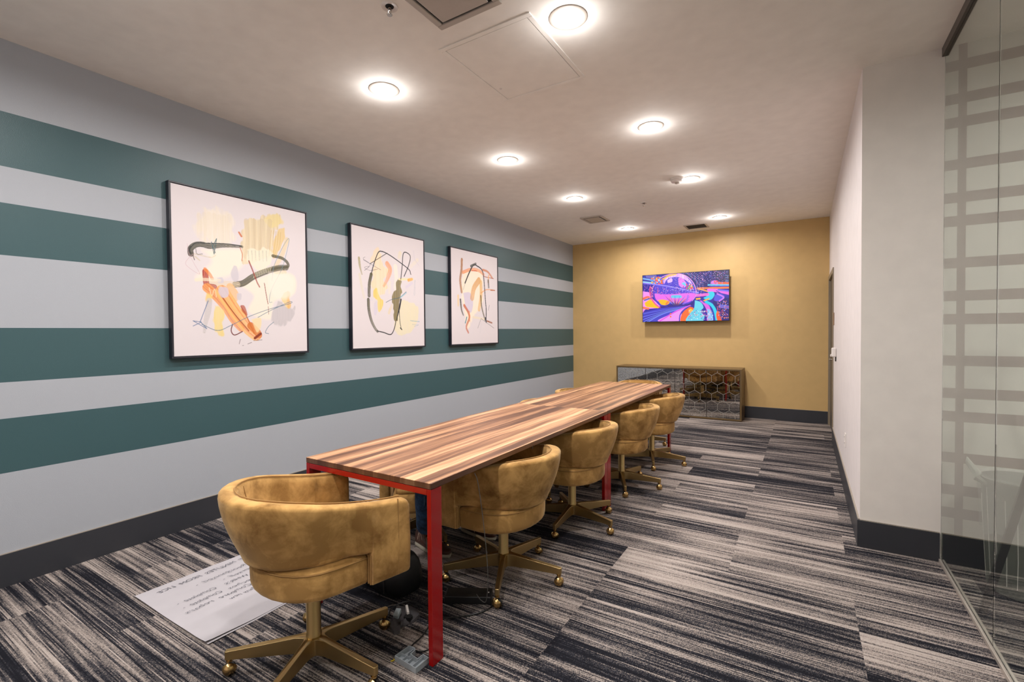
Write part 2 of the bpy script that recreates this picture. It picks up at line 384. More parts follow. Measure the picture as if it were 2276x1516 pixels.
for i, y in enumerate((.2, 2.2)):
    downlight(1.95, y, 'round downlight in the corridor ceiling beyond the glass, '+('level with the camera' if i == 0 else 'near the banded wall'), 1.7)

def access_panel():
    t = thing('access_panel', 'square painted access panel with thin raised rim in the white ceiling', 'access panel', (-1.497, 2.49, ZC))
    f = MB(); a, b_ = .30, .365
    for bx in (((-a, -b_), (a, -b_+.028)), ((-a, b_-.028), (a, b_)), ((-a, -b_+.028), (-a+.028, b_-.028)), ((a-.028, -b_+.028), (a, b_-.028))):
        f.box((bx[0][0], bx[0][1], -.006), (bx[1][0], bx[1][1], 0))
    f.build('rim', M['ceil'], t, bevel=.002)
    MB().box((-a+.031, -b_+.031, -.0045), (a-.031, b_-.031, 0)).build('panel_door', M['ceil'], t)
    MB().box((-a+.028, -b_+.028, -.0015), (a-.028, b_-.028, 0)).build('shadow_gap', M['dark'], t)
    MB().lathe([(.0001, -.007), (.009, -.007), (.009, -.004)], (-.235, .19, 0), 16).build('key_lock', M['whitep'], t)
access_panel()
def plate_vent(name, label, x0, x1, y0, y1):
    t = thing(name, label, 'vent', ((x0+x1)/2, (y0+y1)/2, ZC)); a, b_ = (x1-x0)/2, (y1-y0)/2
    f = MB(); w_ = .035
    for p, q in (((-a, -b_), (a, -b_+w_)), ((-a, b_-w_), (a, b_)), ((-a, -b_+w_), (-a+w_, b_-w_)), ((a-w_, -b_+w_), (a, b_-w_))):
        f.box((p[0], p[1], -.014), (q[0], q[1], 0))
    f.build('vent_frame', M['ventp'], t, bevel=.005)
    MB().box((-a+w_, -b_+w_, -.002), (a-w_, b_-w_, 0)).build('dark_opening', M['dark'], t)
    MB().box((-a+w_+.016, -b_+w_+.016, -.016), (a-w_-.016, b_-w_-.016, -.010)).build('face_plate', M['ventp'], t, bevel=.003)
    for sx_ in (-1, 1): MB().box((sx_*a*.5-.006, -.006, -.012), (sx_*a*.5+.006, .006, -.001)).build('bracket', M['ventp'], t)
plate_vent('ceiling_vent', 'square white plate air vent at top of photo, beside the access panel', -1.66, -1.27, 1.60, 1.99)
plate_vent('ceiling_vent', 'small square white plate air vent far down the ceiling by the striped wall', -2.755, -2.435, 6.32, 6.70)
t = thing('return_grille', 'square ceiling grille with dark mesh near the gold end wall', 'vent', (-1.445, 7.835, ZC))
f = MB(); a = .165; w_ = .028
for p, q in (((-a, -a), (a, -a+w_)), ((-a, a-w_), (a, a)), ((-a, -a+w_), (-a+w_, a-w_)), ((a-w_, -a+w_), (a, a-w_))): f.box((p[0], p[1], -.010), (q[0], q[1], 0))
f.build('grille_frame', M['ventp'], t, bevel=.003)
MB().box((-a+w_, -a+w_, -.002), (a-w_, a-w_, 0)).build('dark_opening', M['dark'], t)
f = MB()
for i in range(13):
    y = -a+w_+.02*(i+.6)
    f.box((-a+w_, y, -.008), (a-w_, y+.004, -.002))
f.build('grille_slats', plain('dark_grille', (70, 62, 54), .5), t)
def sprinkler(x, y, label):
    t = thing('fire_sprinkler', label, 'sprinkler', (x, y, ZC), 0, 'ceiling fire sprinklers')
    MB().lathe([(.020, -.001), (.026, -.005), (.040, -.006), (.042, 0)], n=28).build('escutcheon', M['whitep'], t)
    MB().lathe([(.0001, -.0025), (.021, -.0025), (.021, 0)], n=20).build('recess', M['dark'], t)
    b = MB().lathe([(.009, 0), (.009, -.016), (.006, -.018)], n=14)
    for s_ in (-1, 1): b.tube([(s_*.008, 0, -.015), (s_*.013, 0, -.028), (s_*.004, 0, -.042)], .0025, 6)
    b.build('frame_arms', M['chrome'], t)
    MB().lathe([(.0001, -.045), (.013, -.045), (.014, -.042), (.0001, -.041)], n=18).build('deflector', M['chrome'], t)
sprinkler(-1.766, 1.718, 'chrome sprinkler head in white ring at the top edge of the photo')
sprinkler(-1.748, 6.04, 'small distant sprinkler head in the middle of the far ceiling')
t = thing('smoke_detector', 'round white smoke detector beside the third downlight of the right row', 'smoke detector', (-1.165, 5.27, ZC))
MB().lathe([(.072, 0), (.074, -.012), (.070, -.020)], n=36).build('mounting_base', M['whitep'], t)
MB().lathe([(.066, -.020), (.068, -.030), (.058, -.042), (.0001, -.046)], n=36).build('detector_head', M['whitep'], t)
MB().lathe([(.026, -.044), (.026, -.054), (.020, -.058), (.0001, -.058)], n=24).build('sensor_cap', M['ventp'], t)

# ------------------------------------------------------------------ wall fittings
def outlet():
    t = thing('wall_outlet', 'white double electrical outlet low on the white right wall', 'outlet', (XR, 4.93, .43))
    MB().box((-.006, -.038, -.058), (0, .038, .058)).build('cover_plate', M['whitep'], t, bevel=.003)
    for z in (-.026, .026):
        s_ = MB().box((-.009, -.017, z-.016), (-.004, .017, z+.016)).build('socket', M['whitep'], t, bevel=.002)
        e = MB(); e.box((-.0096, -.008, z-.004), (-.0085, -.005, z+.006)); e.box((-.0096, .005, z-.004), (-.0085, .008, z+.006)); e.build('slot', M['dark'], s_)
outlet()
t = thing('room_sign', 'small bronze sign plate on the white wall beside the door', 'sign', (XR, 6.90, 1.505))
MB().box((-.010, -.055, -.075), (0, .055, .075)).build('sign_plate', M['plate'], t, bevel=.003)
MB().box((-.0115, -.045, .02), (-.009, .045, .06)).build('sign_insert', M['doorframe'], t)
t = thing('wall_dispenser', 'white wall control box with a small lever between door and outlet', 'wall control', (XR, 6.42, 1.12))
MB().box((-.045, -.045, -.052), (0, .045, .052)).build('housing', M['whitep'], t, bevel=.012, seg=3)
MB().tube([(-.04, .03, -.02), (-.052, .035, -.035), (-.048, .03, -.05)], [.007, .006, .004]).build('lever', M['whitep'], t)
MB().box((-.012, -.02, -.10), (0, .0, -.05)).build('conduit', M['easel'], t)

# ------------------------------------------------------------------ painted surfaces (pigment drawn in code onto a fine grid)
def homog(src):
    dst = [(0, 0), (1, 0), (1, 1), (0, 1)]; A = []; B = []
    for (x, y), (u, v) in zip(src, dst):
        A += [[x, y, 1, 0, 0, 0, -u*x, -u*y], [0, 0, 0, x, y, 1, -v*x, -v*y]]; B += [u, v]
    h = np.linalg.solve(np.array(A, float), np.array(B, float)); H = np.append(h, 1).reshape(3, 3)
    def f(p):
        q = H @ np.array([p[0], p[1], 1.0]); return q[:2]/q[2]
    return f
class Art:
    def __init__(s, W, H, asp, bg, corners, seed=1):
        s.W, s.H, s.asp = W, H, asp      # asp = width/height in metres ; work in units of height
        u, v = np.meshgrid((np.arange(W)+.5)/W, (np.arange(H)+.5)/H); s.x = u*asp; s.y = v
        s.c = np.ones((H, W, 3))*np.array(s2l(bg)); s.map = homog(corners); s.rng = np.random.RandomState(seed)
        s.k = 1/abs(corners[3][1]-corners[0][1])   # zoom px -> units (left edge)
        s.tab = s.rng.rand(4096)
    def P(s, pts): return [(s.map(p)[0]*s.asp, s.map(p)[1]) for p in pts]
    def smooth(s, P, n=8):
        if len(P) < 3: return P
        Q = [np.array(p) for p in P]; Q = [2*Q[0]-Q[1]]+Q+[2*Q[-1]-Q[-2]]; out = []
        for i in range(1, len(Q)-2):
            for k in range(n):
                t = k/n; a, b, c, d = Q[i-1:i+3]
                out.append(.5*((2*b)+(-a+c)*t+(2*a-5*b+4*c-d)*t*t+(-a+3*b-3*c+d)*t**3))
        out.append(Q[-2]); return [tuple(p) for p in out]
    def stroke(s, pts, w, col, a=1.0, streak=0.0, taper=0.0, col2=None, raw=False, sm=True, edge=.0018, wob=.0):
        P = s.P(pts) if not raw else pts
        if sm: P = s.smooth(P)
        w = w*s.k if not raw else w; P = np.array(P)
        x0, y0 = P.min(0)-w; x1, y1 = P.max(0)+w
        i0, i1 = max(0, int(y0*s.H)), min(s.H, int(y1*s.H)+2); j0, j1 = max(0, int(x0/s.asp*s.W)), min(s.W, int(x1/s.asp*s.W)+2)
        if i0 >= i1 or j0 >= j1: return
        X = s.x[i0:i1, j0:j1]; Y = s.y[i0:i1, j0:j1]
        best = np.full(X.shape, 9.); lat = np.zeros(X.shape); tt = np.zeros(X.shape)
        seg = np.diff(P, axis=0); L = np.hypot(seg[:, 0], seg[:, 1])+1e-9; cum = np.concatenate([[0], np.cumsum(L)]); tot = cum[-1]
        for i in range(len(seg)):
            dx, dy = seg[i]/L[i]; t = np.clip((X-P[i, 0])*dx+(Y-P[i, 1])*dy, 0, L[i])
            qx = X-P[i, 0]-t*dx; qy = Y-P[i, 1]-t*dy; d = np.hypot(qx, qy); m_ = d < best
            best[m_] = d[m_]; lat[m_] = (qx*-dy+qy*dx)[m_]; tt[m_] = (cum[i]+t)[m_]
        tn = tt/tot
        hw = w/2*(1-taper*np.clip((tn-.4)/.6, 0, 1))
        if wob: hw = hw*(1+wob*(s.tab[(tt*160).astype(int) % 4096]-.5))
        al = np.clip((hw-best)/edge+.5, 0, 1)*a
        if streak:
            li = (lat/w*26+500).astype(int) % 4096; n_ = .6*s.tab[li]+.4*s.tab[(li*7+(tt*30).astype(int)) % 4096]
            al *= 1-streak*n_*(.45+.9*tn)
        al = np.clip(al, 0, 1)[..., None]
        C = np.array(s2l(col))
        if col2 is not None:
            li = (lat/w*14+900).astype(int) % 4096; f_ = s.tab[li][..., None]; C = C*(1-f_)+np.array(s2l(col2))*f_
        s.c[i0:i1, j0:j1] = s.c[i0:i1, j0:j1]*(1-al)+C*al
    def poly(s, pts, col, a=1.0, edge=.004, rough=.0, col2=None, raw=False):
        P = np.array(s.P(pts) if not raw else pts); P = np.array(s.smooth(list(map(tuple, P))+[tuple(P[0])]))
        X, Y = s.x, s.y
        ins = np.zeros(X.shape, bool); D = np.full(X.shape, 9.)
        m_ = .03; bb = (X > P[:, 0].min()-m_) & (X < P[:, 0].max()+m_) & (Y > P[:, 1].min()-m_) & (Y < P[:, 1].max()+m_)
        xs, ys = X[bb], Y[bb]; ii = np.zeros(xs.shape, bool); dd = np.full(xs.shape, 9.)
        for i in range(len(P)-1):
            (xa, ya), (xb, yb) = P[i], P[i+1]
            if ya != yb: ii ^= ((ya > ys) != (yb > ys)) & (xs < (xb-xa)*(ys-ya)/(yb-ya)+xa)
            L2 = (xb-xa)**2+(yb-ya)**2+1e-12; t = np.clip(((xs-xa)*(xb-xa)+(ys-ya)*(yb-ya))/L2, 0, 1)
            dd = np.minimum(dd, np.hypot(xs-xa-t*(xb-xa), ys-ya-t*(yb-ya)))
        sd = np.where(ii, dd, -dd)
        if rough:
            sd = sd+rough*(.6*np.sin(xs*47+3*np.sin(ys*31))+.5*np.sin(ys*61+2*np.sin(xs*83)))*.5+rough*.35*(s.tab[(xs*90).astype(int)*13 % 4096]-.5)
        al = np.clip(sd/edge+.5, 0, 1)*a
        if rough: al *= .86+.14*s.tab[((xs*130).astype(int)*31+(ys*9).astype(int)) % 4096]
        al = al[:, None]; C = np.array(s2l(col))
        if col2 is not None:
            f_ = s.tab[((xs*110).astype(int)*31) % 4096][:, None]; C = C*(1-f_)+np.array(s2l(col2))*f_
        cc = s.c[bb]; s.c[bb] = cc*(1-al)+C*al
    def dots(s, pts_box, n, rmin, rmax, cols):
        (xa, ya), (xb, yb) = pts_box
        for _ in range(int(n*(2.0 if rmax < 14 else 1.2))):
            p = (s.rng.uniform(xa, xb), s.rng.uniform(ya, yb)); r = s.rng.uniform(rmin, rmax)*(.72 if rmax < 14 else .85); q = s.P([p])[0]
            s.stroke([q, (q[0]+.0005, q[1])], r*2*s.k, cols[s.rng.randint(len(cols))], raw=True, sm=False)
    def mesh(s, name, mt, parent, fn):
        """fn(u,v) -> xyz ; grid with one colour per face corner"""
        W, H = s.W, s.H
        u, v = np.meshgrid(np.linspace(0, 1, W+1), np.linspace(0, 1, H+1)); V = fn(u.ravel(), v.ravel())
        i, j = np.meshgrid(np.arange(H), np.arange(W), indexing='ij'); a = (i*(W+1)+j).ravel()
        Fc = np.stack([a, a+W+1, a+W+2, a+1], 1)
        me = bpy.data.meshes.new(name); me.vertices.add(len(V)); me.vertices.foreach_set('co', V.ravel().astype(np.float32))
        n = len(Fc); me.loops.add(n*4); me.loops.foreach_set('vertex_index', Fc.ravel().astype(np.int32))
        me.polygons.add(n); me.polygons.foreach_set('loop_start', (np.arange(n)*4).astype(np.int32)); me.update(calc_edges=True)
        ca = me.color_attributes.new('ink', 'FLOAT_COLOR', 'CORNER'); C = np.ones((n, 4, 4), np.float32); C[:, :, :3] = s.c.reshape(-1, 1, 3)
        ca.data.foreach_set('color', C.ravel()); me.materials.append(mt)
        o = bpy.data.objects.new(name, me); COL.objects.link(o); o.parent = parent; return o

M['art'] = vcol('canvas_pigment', .55)
def picture(label, y0, y1, z0, z1, art):
    W, H = y1-y0, z1-z0
    t = thing('framed_painting', label, 'painting', (XL, (y0+y1)/2, (z0+z1)/2), 0, 'abstract paintings on the striped wall')
    f = MB(); D = .045; w_ = .011
    for p, q in (((-W/2, -H/2), (W/2, -H/2+w_)), ((-W/2, H/2-w_), (W/2, H/2)), ((-W/2, -H/2+w_), (-W/2+w_, H/2-w_)), ((W/2-w_, -H/2+w_), (W/2, H/2-w_))):
        f.box((0.002, p[0], p[1]), (D, q[0], q[1]))
    f.build('picture_frame', M['frame'], t, bevel=.0015)
    MB().box((.004, -W/2+w_+.004, -H/2+w_+.004), (D-.0065, W/2-w_-.004, H/2-w_-.004)).build('stretcher', M['paper'], t)
    a, b_ = W-2*w_-.008, H-2*w_-.008
    art.mesh('canvas', M['art'], t, lambda u, v: np.stack([np.full(u.shape, D-.006), -a/2+u*a, b_/2-v*b_], 1))
BGC = (214, 204, 205)
# painting nearest the camera
A = Art(330, 390, 1.04/1.2, BGC, [(112, 92), (1140, 318), (1145, 1380), (130, 1430)], 3)
A.poly([(330, 330), (430, 285), (560, 340), (582, 440), (575, 560), (400, 560), (300, 440)], (222, 208, 182), .7, .03, .03, (232, 220, 200))
for k in range(7): A.stroke([(330+k*38, 340-12*math.sin(k)), (340+k*36, 440), (330+k*38, 530+10*(k % 3))], 34, (214, 198, 168), .35, .8, .6)
A.poly([(350, 610), (640, 600), (670, 700), (560, 800), (420, 830), (300, 820), (420, 700)], (236, 222, 202), .8, .03)
A.poly([(640, 880), (900, 780), (1050, 800), (1050, 940), (900, 1000), (860, 1140), (700, 1080), (740, 960)], (232, 220, 200), .8, .02)
A.stroke([(300, 660), (330, 690), (280, 640), (410, 665), (450, 650)], 8, (190, 172, 120), .6, .6)
A.poly([(670, 370), (780, 360), (830, 330), (950, 335), (960, 400), (900, 470), (880, 640), (780, 690), (660, 700), (655, 500)], (204, 184, 150), .95, .006, .02, (222, 204, 170))
A.poly([(840, 345), (920, 325), (960, 390), (880, 430), (830, 380)], (220, 200, 140), .9, .008, .01)
for k in range(7): A.stroke([(690+k*30, 380), (700+k*26, 520), (680+k*28, 660)], 44, [(198, 176, 142), (220, 204, 170)][k % 2], .5, .5, .3)
A.poly([(940, 440), (985, 430), (975, 520), (920, 640), (890, 660), (900, 520)], (218, 188, 124), .9, .006, .01)
A.stroke([(1000, 520), (960, 640), (900, 760), (980, 770)], 40, (222, 196, 136), .7, .6)
A.poly([(690, 600), (860, 600), (870, 700), (800, 760), (700, 700)], (228, 218, 196), .9, .01, .02)
for k in range(6): A.stroke([(700+k*28, 610), (706+k*27, 690)], 7, (120, 128, 120), .5, .9)
A.stroke([(262, 640), (262, 600), (300, 570), (350, 566), (410, 580), (520, 572), (654, 580)], 44, (84, 78, 50), 1, .35, .5, (60, 58, 44))
A.stroke([(262, 590), (300, 556), (370, 556), (430, 556), (540, 560), (650, 574)], 7, (44, 46, 44), 1)
A.stroke([(262, 635), (250, 610), (262, 585)], 14, (50, 48, 42), 1)
A.stroke([(640, 590), (655, 640), (652, 690)], 7, (196, 110, 50), .9); A.stroke([(632, 470), (650, 500)], 16, (198, 104, 44), .9)
A.stroke([(420, 545), (440, 640), (460, 520), (430, 580), (450, 630)], 5, (62, 92, 98), 1, sm=False)
A.stroke([(890, 648), (960, 666), (1000, 700), (1000, 732), (930, 740), (850, 760)], 28, (58, 56, 48), 1, .3, .0, (90, 84, 58))
A.stroke([(600, 872), (660, 862), (740, 810), (840, 768), (930, 742), (990, 738)], 52, (96, 90, 54), 1, .35, .0, (70, 66, 44))
for k in range(10): A.stroke([(740+k*14, 820-k*6), (752+k*14, 775-k*6)], 5, (214, 204, 170), .8)
A.stroke([(400, 870), (500, 866), (620, 872)], 44, (216, 196, 168), .9, .6)
A.stroke([(372, 775), (374, 820), (385, 880), (440, 895)], 46, (206, 72, 26), 1, .35, .0, (150, 34, 16)); A.stroke([(370, 755), (400, 790), (424, 830)], 26, (222, 130, 62), .9, .4)
A.stroke([(385, 900), (430, 940), (520, 1040), (580, 1140), (640, 1210)], 74, (204, 104, 32), 1, .3, .2, (226, 150, 84))
A.stroke([(560, 890), (600, 960), (560, 1040), (660, 1100)], 60, (232, 176, 116), .9, .5)
A.stroke([(500, 930), (570, 1040), (640, 1140), (700, 1215), (755, 1262)], 112, (214, 118, 44), 1, .25, .1, (240, 178, 108))
A.stroke([(490, 960), (600, 1110), (700, 1230)], 9, (150, 60, 18), .9); A.stroke([(640, 1040), (680, 1110), (740, 1250)], 9, (170, 76, 22), .9)
A.stroke([(400, 900), (420, 960), (440, 910), (455, 970)], 7, (236, 196, 156), .9)
A.stroke([(715, 1190), (760, 1235), (775, 1260)], 64, (198, 104, 30), .95, .3); A.stroke([(745, 1285), (790, 1250)], 22, (130, 46, 16), 1)
A.stroke([(575, 1180), (565, 1230), (590, 1262), (650, 1235)], 8, (104, 34, 30), 1)
A.poly([(640, 1030), (670, 1040), (690, 1110), (650, 1080)], (170, 70, 30), .8)
A.poly([(590, 725), (615, 740), (625, 830), (590, 850), (565, 790)], (196, 188, 194), .85, .006)
A.poly([(460, 825), (500, 820), (510, 860), (470, 860)], (198, 190, 198), .85, .006); A.poly([(480, 890), (540, 900), (545, 960), (500, 975), (470, 930)], (196, 188, 200), .85, .006)
A.poly([(612, 940), (645, 945), (640, 990), (612, 985)], (196, 188, 194), .85, .006)
A.poly([(380, 940), (420, 960), (410, 1010), (372, 1000)], (228, 192, 110), .9, .008)
A.stroke([(400, 1000), (390, 1080), (370, 1170), (360, 1240)], 46, (190, 182, 180), .9, .5, .5)
A.poly([(440, 1030), (520, 1080), (500, 1180), (510, 1260), (470, 1260), (430, 1180), (440, 1110)], (226, 200, 122), .9, .008, .012)
A.poly([(950, 975), (975, 930), (1010, 930), (1020, 1050), (985, 1050)], (222, 170, 84), .9, .006, .012, (236, 200, 130))
A.poly([(890, 1060), (940, 1005), (1010, 1050), (1055, 1040), (1030, 1120), (950, 1190), (900, 1180), (880, 1130)], (188, 180, 182), .9, .008, .02)
A.poly([(720, 1140), (790, 1130), (790, 1200), (760, 1240)], (232, 204, 150), .8, .008)
A.stroke([(275, 1195), (340, 1165), (275, 1155), (380, 1215), (330, 1160), (392, 1000)], 5, (50, 92, 140), .9, sm=False)
A.stroke([(340, 1180), (460, 1228), (560, 1190), (700, 1120), (860, 1060), (1020, 1015), (1010, 1005), (860, 1075), (770, 1125)], 5, (74, 110, 130), .9)
A.stroke([(890, 1160), (850, 1195), (826, 1240), (850, 1250)], 5, (74, 110, 130), .9); A.stroke([(880, 840), (900, 720), (960, 590), (1010, 512), (1010, 560), (960, 740), (880, 900), (858, 1000), (880, 1006)], 4, (90, 130, 150), .8)
A.stroke([(705, 690), (740, 780), (765, 850), (785, 890)], 12, (146, 40, 24), .95, .3); A.stroke([(822, 860), (834, 940), (848, 1020)], 6, (130, 44, 30), .95); A.stroke([(850, 1040), (853, 1100)], 4, (120, 40, 30), .9)
A.stroke([(235, 560), (250, 640), (290, 720), (328, 795), (240, 740), (225, 700), (280, 640)], 2.5, (190, 150, 160), .8)
for a_, b_ in (((634, 1295), (625, 1330)), ((650, 1342), (658, 1342)), ((690, 1330), (720, 1318)), ((735, 1305), (800, 1297))): A.stroke([a_, b_], 4, (60, 30, 44), .9)
A.stroke([(300, 840), (360, 836), (480, 842)], 26, (232, 216, 186), .8, .5)
A.poly([(860, 780), (990, 790), (1050, 850), (1020, 960), (920, 980), (860, 900)], (236, 222, 208), .7, .03)
for k in range(5): A.stroke([(880+k*18, 450+k*4), (870+k*18, 560), (860+k*14, 650)], 9, (196, 162, 100), .5, .5, .5)
A.stroke([(300, 600), (310, 640), (350, 640)], 6, (60, 56, 44), .6); A.stroke([(280, 655), (290, 685)], 7, (90, 60, 40), .8)
picture('largest-looking abstract painting, thick orange diagonal stroke, nearest the camera', 1.531, 2.588, 1.214, 2.438, A)
# middle painting
A = Art(300, 350, 1.02/1.2, BGC, [(150, 125), (893, 292), (895, 1380), (157, 1405)], 5)
A.poly([(375, 400), (425, 360), (440, 470), (340, 520)], (232, 206, 168), .8, .01, .01)
A.poly([(395, 480), (440, 420), (480, 540), (540, 600), (480, 700), (520, 780), (440, 860), (350, 780), (370, 640)], (236, 200, 160), .95, .012, .02, (242, 214, 184))
A.stroke([(515, 530), (545, 590), (520, 680), (480, 760)], 60, (228, 130, 72), .9, .5, .5, (240, 168, 120))
A.stroke([(225, 470), (235, 560), (255, 640)], 28, (152, 142, 84), .9, .5, .5); A.stroke([(230, 640), (250, 760), (275, 880)], 30, (214, 204, 176), .7, .6)
A.poly([(370, 800), (410, 785), (430, 860), (468, 920), (460, 1000), (420, 1020), (410, 920), (375, 870)], (234, 188, 84), .95, .006, .01, (240, 204, 120))
A.poly([(375, 940), (405, 915), (412, 980), (400, 1055), (375, 1050)], (206, 196, 206), .9, .006); A.stroke([(290, 790), (330, 880), (350, 900)], 34, (206, 196, 206), .7, .4)
A.stroke([(540, 720), (535, 830)], 30, (228, 214, 190), .7, .5); A.stroke([(600, 560), (610, 680), (600, 780)], 60, (230, 222, 202), .8, .6)
A.poly([(660, 900), (800, 950), (835, 1010), (820, 1120), (760, 1230), (640, 1270), (580, 1190), (610, 1060)], (222, 210, 178), .95, .008, .012)
A.stroke([(540, 1000), (530, 1040), (560, 960)], 30, (222, 200, 150), .7, .6)
A.stroke([(650, 420), (640, 460)], 50, (222, 208, 176), .8, .6); A.stroke([(830, 490), (760, 560)], 44, (222, 210, 188), .7, .6)
A.poly([(610, 690), (650, 690), (660, 830), (640, 960), (610, 1110), (580, 1110), (570, 960), (560, 860), (600, 800)], (140, 126, 74), .97, .005, .02, (112, 98, 54))
A.stroke([(640, 690), (780, 690)], 26, (238, 214, 160), .9, .4); A.stroke([(735, 700), (770, 690)], 36, (236, 160, 52), .95, .4); A.stroke([(770, 730), (710, 775)], 34, (208, 196, 208), .9, .4)
A.stroke([(500, 930), (560, 900), (640, 880), (710, 820)], 6, (60, 92, 110), .9); A.stroke([(650, 880), (712, 830)], 14, (110, 170, 190), .8, .5)
A.stroke([(790, 400), (800, 490)], 20, (206, 196, 202), .8, .4); A.stroke([(805, 490), (845, 550)], 10, (206, 196, 202), .8)
A.stroke([(760, 640), (740, 590), (640, 510), (540, 440), (470, 405), (430, 408), (400, 470), (370, 560), (350, 640)], 11, (34, 36, 40), 1)
A.stroke([(350, 640), (330, 740), (326, 860)], 40, (90, 82, 46), 1, .25, .0, (60, 56, 36)); A.stroke([(318, 900), (322, 1000), (345, 1110), (380, 1190), (410, 1230)], 38, (104, 98, 60), 1, .4, .2, (44, 44, 40))
A.stroke([(405, 1225), (470, 1240), (545, 1262), (580, 1210), (600, 1130)], 11, (34, 36, 40), 1)
A.stroke([(655, 900), (640, 980), (620, 1060), (605, 1120)], 22, (34, 34, 44), 1, .0, .6); A.stroke([(636, 1010), (640, 1110), (655, 1210)], 8, (34, 36, 40), 1); A.stroke([(645, 1195), (662, 1212)], 12, (34, 36, 40), 1)
A.stroke([(655, 690), (670, 560), (680, 440), (705, 410), (755, 450), (740, 540), (690, 660)], 11, (34, 36, 40), 1)
A.stroke([(340, 530), (500, 430), (510, 420)], 8, (60, 58, 54), .9); A.stroke([(270, 490), (450, 595)], 4, (40, 44, 60), .9); A.stroke([(290, 460), (270, 480), (340, 540), (280, 600), (330, 560), (280, 570), (340, 600), (420, 585), (350, 600)], 3, (40, 44, 60), .9)
A.stroke([(800, 700), (790, 840), (800, 840), (805, 700)], 3, (150, 160, 176), .8); A.stroke([(750, 1120), (845, 1132)], 6, (110, 160, 180), .8); A.stroke([(770, 1160), (835, 1165), (790, 1180)], 3, (110, 150, 170), .8)
picture('middle abstract painting with a thin looping black outline over peach and yellow', 3.053, 4.09, 1.216, 2.440, A)
# far painting
A = Art(230, 270, 1.04/1.2, BGC, [(1170, 368), (1638, 465), (1640, 1345), (1172, 1360)], 8)
A.poly([(1290, 620), (1400, 580), (1480, 620), (1490, 760), (1480, 960), (1400, 1060), (1330, 1200), (1300, 1000), (1270, 800)], (238, 220, 196), .9, .02, .02)
A.poly([(1290, 830), (1360, 830), (1390, 920), (1370, 1030), (1320, 1000)], (200, 190, 206), .9, .008)
A.stroke([(1280, 490), (1275, 600), (1262, 700), (1275, 820)], 34, (140, 88, 40), .95, .3, .0, (176, 120, 66))
A.stroke([(1240, 860), (1240, 960)], 26, (226, 188, 110), .8, .5)
A.stroke([(1290, 620), (1370, 590), (1450, 600), (1500, 640)], 36, (222, 140, 84), .9, .4); A.stroke([(1380, 600), (1430, 604)], 8, (196, 60, 40), .9)
A.stroke([(1450, 700), (1400, 780), (1380, 880)], 70, (206, 150, 82), .9, .4); A.stroke([(1470, 720), (1470, 860), (1450, 1000)], 50, (214, 166, 94), .85, .4)
A.stroke([(1490, 590), (1540, 610), (1585, 670)], 24, (196, 110, 52), .9, .3); A.stroke([(1500, 660), (1600, 680)], 8, (160, 80, 50), .9); A.stroke([(1550, 650), (1545, 720)], 22, (226, 166, 108), .9, .3)
A.stroke([(1545, 700), (1550, 770)], 28, (70, 72, 74), .9, .4); A.stroke([(1470, 830), (1530, 795), (1610, 802)], 12, (218, 150, 90), .9, .3); A.stroke([(1570, 800), (1612, 802)], 12, (170, 90, 46), .9)
A.stroke([(1310, 730), (1350, 630), (1390, 550), (1412, 540)], 16, (40, 42, 44), 1); A.stroke([(1370, 555), (1420, 530)], 26, (70, 70, 66), .95, .2)
A.stroke([(1415, 540), (1480, 590), (1500, 680), (1512, 860), (1522, 1000), (1520, 1120)], 13, (40, 42, 50), 1); A.stroke([(1468, 860), (1478, 980), (1510, 1110)], 20, (90, 78, 44), .95, .3)
A.stroke([(1516, 1090), (1522, 1135)], 24, (40, 42, 58), 1, .0, .4); A.stroke([(1262, 900), (1272, 1000), (1290, 1060)], 24, (60, 60, 48), .95, .3, .3); A.stroke([(1308, 740), (1292, 800)], 4, (50, 50, 50), .8)
A.stroke([(1300, 960), (1340, 1030), (1350, 1090), (1320, 1180), (1340, 1240)], 32, (188, 92, 48), .95, .4, .3); A.stroke([(1350, 1020), (1355, 1120)], 14, (220, 130, 80), .9, .3)
A.stroke([(1325, 1080), (1310, 1140)], 14, (50, 120, 140), .95); A.stroke([(1530, 1120), (1580, 1140)], 18, (150, 84, 46), .95, .2); A.stroke([(1390, 1080), (1500, 1100)], 26, (226, 210, 178), .8, .5)
A.stroke([(1435, 1195), (1470, 1095), (1600, 1195)], 4, (50, 54, 60), .9, sm=False); A.stroke([(1470, 1150), (1460, 1240)], 26, (208, 200, 202), .8, .6); A.stroke([(1555, 955), (1545, 1010)], 5, (60, 64, 70), .9)
picture('abstract painting with an arch of black over ochre, farthest from the camera', 4.552, 5.612, 1.216, 2.441, A)

# television
M['screen'] = vcol('television_picture', emit=1.05)
A = Art(330, 195, 1.36/.795, (44, 36, 160), [(237, 262), (1860, 165), (1862, 1130), (240, 1140)], 11)
A.poly([(1250, 150), (1900, 130), (1900, 420), (1600, 470), (1300, 560), (1100, 400), (1000, 220)], (26, 14, 110), 1, .03)
A.poly([(1550, 150), (1900, 140), (1900, 380), (1640, 360)], (62, 56, 96), .9, .06)
A.poly([(230, 270), (430, 250), (420, 420), (230, 420)], (50, 60, 170), 1, .03)
for k in range(9): A.stroke([(300+k*22, 262-k*2), (330+k*24, 330+k*3)], 6, (210, 190, 255), .8, taper=.8)
A.stroke([(240, 315), (420, 350)], 26, (140, 190, 250), 1, .3); A.stroke([(240, 380), (400, 400)], 30, (160, 220, 255), 1, .2)
A.poly([(240, 560), (380, 590), (420, 700), (560, 860), (300, 900), (235, 950)], (250, 150, 240), 1, .01)
A.stroke([(250, 700), (330, 670), (380, 700)], 44, (250, 110, 60), 1, .2); A.stroke([(270, 730), (360, 700)], 22, (40, 110, 190), 1)
A.poly([(270, 780), (380, 720), (460, 800), (540, 880), (420, 870), (300, 850)], (255, 196, 30), 1, .005)
